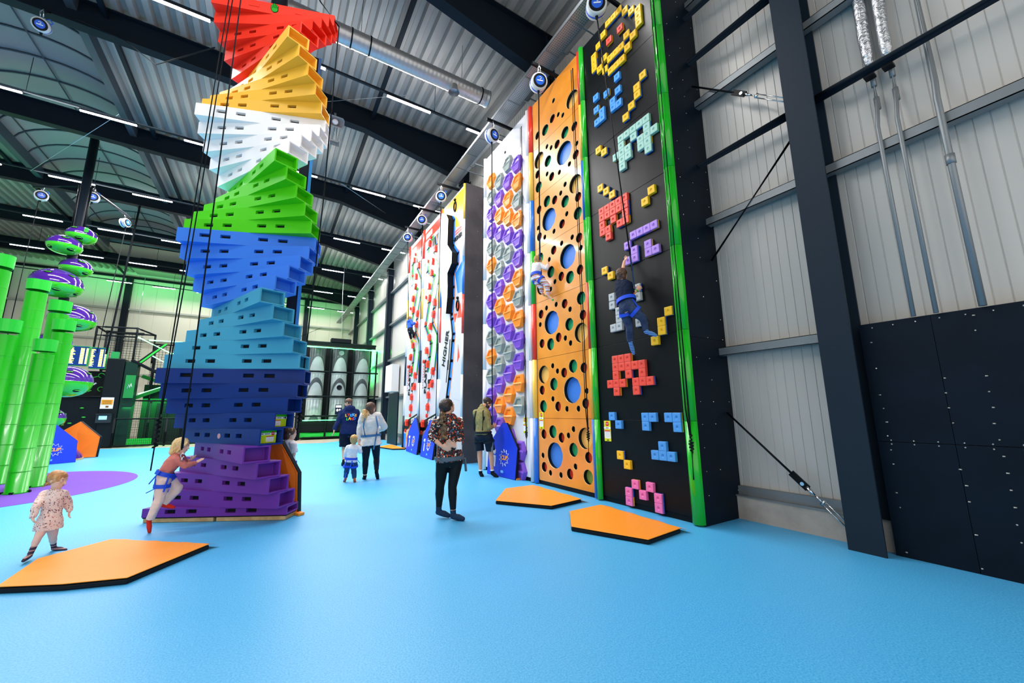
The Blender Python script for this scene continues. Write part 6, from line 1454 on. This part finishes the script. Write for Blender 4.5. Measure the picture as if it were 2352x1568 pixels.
# --- man in the navy hoodie
hood = mat('navy hoodie', '#16244f', .85, bump=(9, .5))
def b_hoodie(B):
    J, s, h = B['J'], B['s'], B['h']; c, f, u, r = B['c'], B['f'], B['u'], B['r']; up = B['up']
    mb = MB(); B['torso'](mb, .04, -.03, 1.03); sleeves(mb, B, .026, .97); n = J['neck']
    cN, a, b = B['sec'](.97, .12, .12); bk = B['sec'](.9, 1, 1)[2].normalized(); 
    if bk.dot(V((0, -1, 0))) < 0: bk = -bk
    mb.ell(n + bk * .1 - up * .03, (.13, .075, .1)); mb.chain([n + bk * .05 + V((-.09, 0, 0)), n + bk * .11 + up * -.01, n + bk * .05 + V((.1, 0, 0))], [.05, .06, .05]); solid(mb, 'hoodie', hood, B['t'], .011, 2)
    mb = MB(); trousers(mb, B, .03, .46, 1.1, .1); solid(mb, 'shorts', mat('navy shorts', '#0a1326', .8, bump=(9, .3)), B['t'], .011, 2)
    socks(B, mat('black trainers', '#0b1015', .6), 'shoe', 1.15, shaft=.02)
    mb = MB(); hair_cap(mb, B, .03, .06, .15); solid(mb, 'hair', H_mid, B['t'], .008, 1)
    # coloured lettering across the back
    cB, a, b = B['sec'](.62, 1, 1); sd = a.normalized(); 
    if sd.x < 0: sd = -sd
    cols = ['#f7c325', '#e5342b', '#2e9be6', '#6fb9ee', '#f29a30']; cols2 = ['#35b94a', '#f7c325', '#e5342b', '#2e7be6']
    for word, cl, zz in (('LYKKE', cols, .055), ('LAND', cols2, -.045)):
        for i, ch in enumerate(word):
            x = (i - (len(word) - 1) / 2) * .062; zc = zz + (.008 if i % 2 else -.006)
            p = cB + bk * (.178 - abs(x + .03) ** 2 * 1.4) + sd * (x + .03) + up * zc
            place_text('lettering', ch, .095, p, sd, up, mat('print ' + cl[i], cl[i], .5), B['t'], extrude=.006, bold=.006)
person('hoodie', 'man in navy hoodie with colourful back lettering and dark shorts', 1.06, .0075, (-.75, .6, -.15), (0, 0, 1), .24, b_hoodie, (.5, .5), skin, {'L': (.3, .9, 0), 'R': (0, 0, 1)}, H_mid)

# --- woman in the pale shirt with a harness
shirt = mat('pale linen shirt', '#dcd6cf', .85, bump=(10, .6))
def b_woman2(B):
    J, s, h = B['J'], B['s'], B['h']; c, f, u, r = B['c'], B['f'], B['u'], B['r']; up = B['up']
    mb = MB(); B['torso'](mb, .034, .0 - .05, 1.03, .05); sleeves(mb, B, .026, .97, 1.08); solid(mb, 'shirt', shirt, B['t'], .011, 2)
    mb = MB(); trousers(mb, B, .01, .93); solid(mb, 'leggings', mat('navy leggings', '#0c1a28', .65), B['t'], .011, 2)
    socks(B, mat('black slippers', '#0d1218', .7), 'shoe', 1.04, shaft=.0)
    mb = MB(); hair_cap(mb, B, .075, .1, .14, .25)
    for k in (-1, 0, 1): mb.chain([c - f * .25 * h + r * .22 * h * k, c - f * .32 * h - u * .5 * h + r * .24 * h * k, c - f * .36 * h - u * .85 * h + r * .2 * h * k], [.2 * h, .2 * h, .12 * h])
    solid(mb, 'hair', H_mid, B['t'], .008, 1)
    mb = MB(); rng = random.Random(5)
    bk = B['sec'](.9, 1, 1)[2].normalized(); 
    if bk.dot(V((0, -1, 0))) < 0: bk = -bk
    for i in range(16):
        x = rng.uniform(-.12, .06); a = c - f * .3 * h - u * rng.uniform(.2, .35) * h + V((x, 0, 0)); 
        mb.chain([a, a + bk * .05 - V((0, 0, .1)), a + bk * .07 - V((rng.uniform(-.02, .06), 0, rng.uniform(.18, .25)))], [.035, .03, .012], 8)
    solid(mb, 'hair_lengths', ramp_mat('blond hair lengths', 'soft', 24, [(.3, '#8a6440'), (.5, '#c99f68'), (.75, '#e2c490')], .5, (1, 1, .2), .5), B['t'], .01, 1)
    belt(B, .28, .055, steel_w, .02, legs=False)
    mb = MB(); sd = B['sec'](.7, 1, 1)[1].normalized()
    for k in (-1, 1):
        mb.tube([B['sec'](.3, 0, 0)[0] + sd * .12 * k + bk * .165, B['sec'](.6, 0, 0)[0] + sd * .15 * k + bk * .16, B['sec'](.85, 0, 0)[0] + sd * .125 * k + bk * .14, B['sec'](1.0, 0, 0)[0] + sd * .1 * k + bk * .03], .015, 6)
    a = B['sec'](.25, 0, 0)[0] + sd * .11 + bk * .17; mb.bar(a, a - up * .28 - sd * .06 + bk * .02, .05, .012); mb.build('harness_strap', steel_w, B['t'])
person('woman2', 'woman in pale shirt, blue harness and dark leggings holding a small boy by the hand', 1.0, .0075, (.8, .45, .25), (-.15, -.1, 1), .235, b_woman2, (.4, .5), skin, {'L': (-.5, .6, .3), 'R': (0, 0, 1)}, H_mid)

# --- small boy seen from behind
def b_boy(B):
    J, s, h = B['J'], B['s'], B['h']
    mb = MB(); B['torso'](mb, .018, .0, 1.03, .03); sleeves(mb, B, .014, .95, 1.1); solid(mb, 'jumper', mat('white jumper', '#e6e4e6', .85, bump=(14, .4)), B['t'], .009, 2)
    mb = MB(); trousers(mb, B, .014, .92, 1.12, .14, .045); solid(mb, 'jeans', mat('dark blue jeans', '#1c4470', .8, bump=(30, .3)), B['t'], .009, 2)
    socks(B, mat('orange brown boots', '#cf5a24', .6), 'boot', 1.2, shaft=.05)
    mb = MB(); hair_cap(mb, B, .05, .08, .13, .12); solid(mb, 'hair', H_dirty, B['t'], .007, 1)
    belt(B, .2, .035, blue_w, .018, leg_at=.55)
    mb = MB(); hc = B['hc']
    for a, b in (((-.1, -.1, .06), (-.16, -.13, -.1)), ((.1, -.12, .06), (.16, -.14, -.02)), ((.0, -.14, .04), (-.05, -.15, -.16)), ((.0, -.14, .04), (.06, -.14, -.12)), ((-.09, -.09, -.2), (-.13, -.1, -.36))): mb.bar(hc + V(a), hc + V(b), .02, .008)
    mb.build('harness_strap', blue_w, B['t'])
person('boy', 'small blond boy in white jumper and blue harness holding a hand', .62, .0065, (.12, .98, .1), (0, .05, 1), .195, b_boy, (.5, .9), skin_p, {'L': (.3, .5, 0), 'R': (0, 0, 1)}, H_dirty)

# --- toddler in the floral dress
dress = ramp_mat('pink speckled cotton', 'voronoi', 120, [(0, '#eccfc4'), (.55, '#f3dcd2'), (.7, '#b9776f'), (.78, '#ecd2c8'), (.9, '#4a3a4a'), (.95, '#e9c9bd')], .85)
tights = mat('pale pink tights', '#e6bfb2', .8, bump=(60, .1)); stripe_sock = ramp_mat('striped socks', 'wave', 9, [(0, '#3c2c40'), (.5, '#c9938a'), (.75, '#40304a')], .85)
def b_toddler(B):
    J, s, h = B['J'], B['s'], B['h']; c, f, u, r = B['c'], B['f'], B['u'], B['r']; t = B['t']
    mb = MB(); B['torso'](mb, .012, -.1, 1.04, .07); sleeves(mb, B, .01, .96, 1.15); solid(mb, 'dress', dress, t, .008, 2)
    mb = MB(); trousers(mb, B, .004, .8, 1.0, .1); solid(mb, 'tights', tights, t, .007, 2)
    for q in 'LR':
        mb = MB(); kn, an = J['kn' + q], J['an' + q]; foot(mb, an, J['to' + q], s, 1.1); mb.cyl(an, an.lerp(kn, .55), .04 * s, .052 * s, 14); o = solid(mb, 'sock', stripe_sock, t, .006, 2)
    mb = MB(); hair_cap(mb, B, .045, .09, .14); rng = random.Random(8)
    for i in range(26):
        a = rng.uniform(-.9, .9); b = rng.uniform(-.35, .3); p = c - f * .42 * h * math.cos(a) + r * .36 * h * math.sin(a) + u * b * h
        mb.chain([p, p - f * .1 * h * rng.uniform(.3, 1.3) - u * rng.uniform(.02, .16) * h + r * rng.uniform(-.05, .05) * h], [.06 * h, .018 * h], 6)
    solid(mb, 'hair', H_ginger, t, .006, 1)
person('toddler', 'toddler in a pale pink speckled dress and striped socks', .5, .0055, (.9, -.35, -.22), (.1, -.05, 1), .185, b_toddler, (.9, .9), skin_p, {'L': (.3, -.9, .2), 'R': (.3, -.9, .2)}, H_ginger)

# --- girl climbing the rainbow tower
def b_girl(B):
    J, s, h = B['J'], B['s'], B['h']; c, f, u, r = B['c'], B['f'], B['u'], B['r']; t = B['t']
    mb = MB(); B['torso'](mb, .016, .16, 1.04); sleeves(mb, B, .012, .97, 1.05); solid(mb, 'jumper', mat('dusty pink jumper', '#d07a70', .85, bump=(16, .5)), t, .008, 2)
    mb = MB(); trousers(mb, B, .014, .97, 1.1, .3, .05); solid(mb, 'trousers', mat('pale pink joggers', '#ecd3c6', .85, bump=(14, .5)), t, .008, 2)
    socks(B, mat('bright red socks', '#e02a18', .8), shaft=.09)
    mb = MB(); hair_cap(mb, B, .06, .1, .14, .2)
    for k in (-1, 0, 1): mb.chain([c - f * .3 * h + r * .2 * h * k, c - f * .32 * h - u * .45 * h + r * .26 * h * k], [.2 * h, .16 * h])
    mb.chain([c + u * .3 * h + f * .25 * h + r * .1 * h, c + u * .2 * h + f * .34 * h + r * .16 * h, c + f * .22 * h + r * .33 * h - u * .1 * h, c + f * .05 * h + r * .36 * h - u * .35 * h], [.08 * h, .08 * h, .08 * h, .07 * h]); solid(mb, 'hair', H_blond, t, .006, 1)
    belt(B, .26, .03, blue_w, .02, leg_at=.3)
    mb = MB(); hc = B['hc']
    for a, b in (((-.03, -.12, .12), (-.12, -.15, -.03)), ((.06, -.12, .05), (.03, -.14, -.14)), ((.0, -.12, -.06), (-.14, -.1, -.14))): mb.bar(hc + V(a), hc + V(b), .025, .01)
    mb.build('harness_strap', blue_w, t)
    mb = MB(); p = J['neck'].lerp(J['shR'], .6) + V((.07, -.08, .02)); mb.tube([p + V((.018 * math.cos(a), 0, .03 * math.sin(a))) for a in [k * .6 for k in range(11)]], .006, 6); mb.cyl(p + V((0, 0, -.06)), p + V((0, 0, -.02)), .014, n=8); mb.build('carabiner', chrome, t)
person('girl', 'blond girl in pink jumper and red socks climbing onto the lowest purple blocks', .63, .006, (.86, -.35, -.12), (.0, .1, 1), .2, b_girl, (.25, .25), skin_p, {'L': (0, -.6, .5), 'R': (0, .6, .5)}, H_blond)

# --- child looking out behind the orange gate mat
def b_peek(B):
    J, s, h = B['J'], B['s'], B['h']; c, f, u, r = B['c'], B['f'], B['u'], B['r']; t = B['t']
    mb = MB(); B['torso'](mb, .018, -.02, 1.04); sleeves(mb, B, .018, .42); solid(mb, 't_shirt', mat('white t shirt', '#e4e4e8', .85, bump=(14, .3)), t, .008, 2)
    mb = MB(); trousers(mb, B, .008, .95); solid(mb, 'leggings', mat('grey leggings', '#3a4450', .8), t, .009, 2)
    socks(B, mat('white socks', '#d8d8d8', .8))
    mb = MB(); hair_cap(mb, B, .06, .1, .14, .2); mb.chain([c - f * .42 * h, c - f * .5 * h - u * .5 * h], [.16 * h, .1 * h]); solid(mb, 'hair', H_mid, t, .007, 1)
    mb = MB(); mb.tube([c + r * .4 * h * math.cos(a) + u * (.2 * h + .33 * h * math.sin(a)) + f * .08 * h for a in [k * PI / 12 for k in range(13)]], .008, 6); mb.build('headband', H_blond, t)
    belt(B, .15, .03, blue_w, .016, legs=False)
person('peek', 'child in a white t shirt peering out behind the orange gate mat at the tower', .68, .0065, (.97, -.2, -.1), (0, 0, 1), .195, b_peek, (.5, .5), skin_p, None, H_mid)

# --- child in striped leggings on the orange wall
bands = ramp_mat('bright striped leggings', 'wave', 3.4, [(0, '#e9e6ee'), (.2, '#d62a56'), (.32, '#f0eef2'), (.48, '#15181f'), (.58, '#f2903a'), (.75, '#8fb4ee'), (.9, '#f3eef0')], .85)
def b_stripe(B):
    J, s, h = B['J'], B['s'], B['h']; t = B['t']
    mb = MB(); B['torso'](mb, .016, .24, 1.04); sleeves(mb, B, .012, .97, 1.05); solid(mb, 'top', mat('white long sleeved top', '#e4e0e4', .85, bump=(16, .4)), t, .009, 2)
    mb = MB(); trousers(mb, B, .012, .95, 1.08, .34, .048); solid(mb, 'leggings', bands, t, .009, 2)
    mb = MB()
    for q in 'LR': a, b = J['an' + q], J['to' + q]; mb.ell(b, .032 * s)
    mb.build('green_toe', slide_g, t)
    mb = MB(); hair_cap(mb, B, .06, .06, .12, .15); solid(mb, 'hair', H_dirty, t, .008, 1)
    belt(B, .28, .03, blue_w, .02, leg_at=.25)
person('stripe', 'child in a white top and striped leggings hanging on the orange wall with holes', .68, .0075, (.75, .3, .1), (0, .1, 1), .2, b_stripe, (1.1, 1.0), skin_p, {'L': (0, 0, 1), 'R': (0, 0, 1)}, H_dirty)

# --- boy climbing the black wall
def b_navy(B):
    J, s, h = B['J'], B['s'], B['h']; t = B['t']
    mb = MB(); B['torso'](mb, .016, .2, 1.04); sleeves(mb, B, .014, .42); solid(mb, 't_shirt', mat('navy t shirt', '#111d35', .85, bump=(14, .4)), t, .009, 2)
    mb = MB(); sh, el = J['shR'], J['elR']; mb.cyl(sh.lerp(el, .78), sh.lerp(el, .87), .054 * s + .02, .054 * s + .02, 16); mb.build('orange_cuff', mat('orange trim', '#f0622c', .7), t)
    mb = MB(); trousers(mb, B, .012, .95, 1.06, .3, .045); solid(mb, 'jeans', mat('grey blue jeans', '#273552', .8, var=(9, '#3d4a66', .4, .7), bump=(14, .5)), t, .009, 2)
    socks(B, ramp_mat('blue striped socks', 'wave', 14, [(0, '#1f4f9e'), (.55, '#7fb2e8')], .85), shaft=.07)
    mb = MB(); hair_cap(mb, B, .06, .06, .12, .15); solid(mb, 'hair', H_mid, t, .008, 1)
    belt(B, .3, .03, blue_w, .022, leg_at=.3)
    mb = MB(); mb.cyl(J['elR'].lerp(J['haR'], .8), J['elR'].lerp(J['haR'], .92), .034 * s, .032 * s, 14); mb.build('wristband', slide_g, t)
person('navy', 'boy in a navy t shirt, jeans and blue striped socks climbing the black pixel wall', .78, .0075, (.75, .15, .3), (-.2, 0, 1), .205, b_navy, (1.3, 1.3), skin, {'L': (0, -1, .2), 'R': (0, 0, 1)}, H_mid)

# --- far child on the printed wall
def b_jacket(B):
    J, s, h = B['J'], B['s'], B['h']; t = B['t']
    mb = MB(); B['torso'](mb, .02, .15, 1.04); sleeves(mb, B, .016, .97, 1.1); solid(mb, 'jacket', mat('blue jacket', '#2356c8', .8, bump=(12, .5)), t, .014, 2)
    mb = MB(); trousers(mb, B, .012, .8, 1.0, .28); solid(mb, 'leggings', mat('dark leggings', '#0d1820', .8), t, .014, 2)
    socks(B, mat('yellow socks', '#f0b83c', .8), shaft=.05)
    mb = MB(); hair_cap(mb, B, .06, .08, .14, .15); solid(mb, 'hair', H_dirty, t, .012, 1)
person('jacket', 'distant child in a blue jacket and yellow socks climbing the farthest printed wall', .7, .011, (.8, .2, .2), (-.1, 0, 1), .2, b_jacket, (1.0, 1.0), skin_p, {'L': (0, 0, 1), 'R': (0, 0, 1)}, H_dirty)

# ------------------------------------------------------------------ ropes from the drums to the climbers and wall ropes
def J_(k, n): return V(JOINTS[k][n])
def wall_rope(y, zk, label):
    t = rope([(XF - .12, y, 8.3), (XF - .1, y, zk + .3), (XF - .1, y, zk)], .011, label, [((XF - .1, y, zk + .02), .24, .02)])
    mb = MB(); mb.tube([(XF - .12, y + .05, 8.3), (XF - .1, y + .045, zk + .35), (XF - .1, y + .01, zk)], .008, 6); mb.tube([(XF - .1, y, zk - .2), (XF - .1, y + .01, zk - .55)], .008, 6); mb.build('second_strand', rubber, t)
wall_rope(3.31, 1.12, 'knotted black rope hanging on the green cover at the near edge of the black wall')
wall_rope(5.27, 1.15, 'knotted black rope hanging between the orange wall and the black wall')
wall_rope(7.2, 1.1, 'knotted black rope hanging between the white hexagon wall and the orange wall')
def belay(drum_c, end, label):
    d = V(drum_c) - V((0, 0, .2)); e = V(end); t = rope([d, e + (d - e) * .06], .013, label)
    mb = MB(); q = e + (d - e).normalized() * .55; mb.bar(e, q, .032, .012); mb.build('rope_sleeve', mat('dark blue webbing', '#103a66', .6), t)
def chest(k, off): a = J_(k, 'hipL').lerp(J_(k, 'neck'), .45).lerp(J_(k, 'hipR').lerp(J_(k, 'neck'), .45), .5); return a + V(off)
belay((4.3, 4.14, 8.37), chest('navy', (.1, -.1, .1)), 'rope from its drum to the boy on the black pixel wall')
belay((4.3, 5.89, 8.26), chest('stripe', (-.02, -.14, .2)), 'rope from its drum to the child on the orange wall')
belay((4.3, 7.95, 8.37), J_('khaki', 'haR') + V((0, 0, .02)), 'rope from its drum to the bearded man')
belay((4.3, 15.14, 8.46), chest('jacket', (-.1, -.12, .2)), 'rope from its drum to the distant child in blue')
rope([(4.3, 13.36, 8.25), (4.6, 13.9, 1.3)], .012, 'rope from the drum above the middle printed wall')
rope([(4.3, 11.47, 8.24), (4.74, 12.62, 1.2)], .012, 'rope from the drum above the nearest printed wall')
# ------------------------------------------------------------------ camera
cam = bpy.data.cameras.new('camera'); co = bpy.data.objects.new('camera', cam); COL.objects.link(co); scene.camera = co
pi_, ya_, ro_ = (math.radians(a) for a in (10.01808, 31.38079, -.47119))
fw = V((math.sin(ya_) * math.cos(pi_), math.cos(ya_) * math.cos(pi_), math.sin(pi_)))
r0 = V((math.cos(ya_), -math.sin(ya_), 0)); u0 = r0.cross(fw)
rr_ = r0 * math.cos(ro_) + u0 * math.sin(ro_); uu_ = u0 * math.cos(ro_) - r0 * math.sin(ro_)
M = Matrix((rr_, uu_, -fw)).transposed().to_4x4(); M.translation = V((0, 0, 1.45)); co.matrix_world = M
cam.sensor_width = 36; cam.sensor_fit = 'HORIZONTAL'; cam.lens = 36 * 908.965 / 2352; cam.clip_end = 200; cam.clip_start = .05

# ------------------------------------------------------------------ light: lamps of the hall plus world fill let in by omitting the front wall
def area(name, loc, rot, sx, sy, power, color=(1, 1, 1), spread=None):
    l = bpy.data.lights.new(name, 'AREA'); l.shape = 'RECTANGLE'; l.size = sx; l.size_y = sy; l.energy = power; l.color = color
    if spread: l.spread = spread
    o = bpy.data.objects.new(name, l); COL.objects.link(o); o.location = loc; o.rotation_euler = rot; return o
for (y, z, xs, rn) in ROWS[:4]:
    area('strip lamp row', (-1.5, y, 9.85), (0, 0, 0), 13, .25, 1020, (1.0, .98, .97))
area('strip lamp row', (-1.5, 4.6, 9.85), (0, 0, 0), 13, .25, 380, (1.0, .98, .97))
for y in (4.6, 9.77, 15.0, 20.15, 25.1): area('strip lamp row upward', (-1.5, y, 10.12), (PI, 0, 0), 13, .25, 70, (1.0, .98, .97))  # added fill facing up, brightens the roof deck above the strip rows
area('strip lamp row', (-1.5, 35.2, 9.85), (0, 0, 0), 13, .25, 260, (1.0, .98, .97))
# green effect lights on the play frames
g = (.08, 1.0, .25)
area('green wash', (1.5, 34.9, 9.6), (math.radians(160), 0, 0), 6, 1.0, 60, g)
area('green wash', (-8.5, 34.9, 9.6), (math.radians(160), 0, 0), 8, 1.0, 130, g)
area('green wash', (-9.5, 22.0, 6.0), (math.radians(180), 0, 0), 5, 4, 160, g)
area('green wash', (3.2, 27.5, 6.0), (math.radians(135), 0, math.radians(-20)), 4, 1.0, 150, g)
area('green wash', (5.3, 27.4, 4.4), (0, math.radians(-90), 0), 2, 2, 120, g)
area('green wash', (-4.2, 25.6, 2.0), (math.radians(20), 0, 0), 3, 1.5, 120, g)
w = bpy.data.worlds.new('world'); scene.world = w; w.use_nodes = True
bg = w.node_tree.nodes['Background']; bg.inputs['Color'].default_value = (1.0, .97, .93, 1); bg.inputs['Strength'].default_value = 1.22
scene.view_settings.view_transform = 'Standard'; scene.view_settings.look = 'None'; scene.view_settings.exposure = .27; scene.view_settings.gamma = 1
scene.view_settings.use_curve_mapping = False
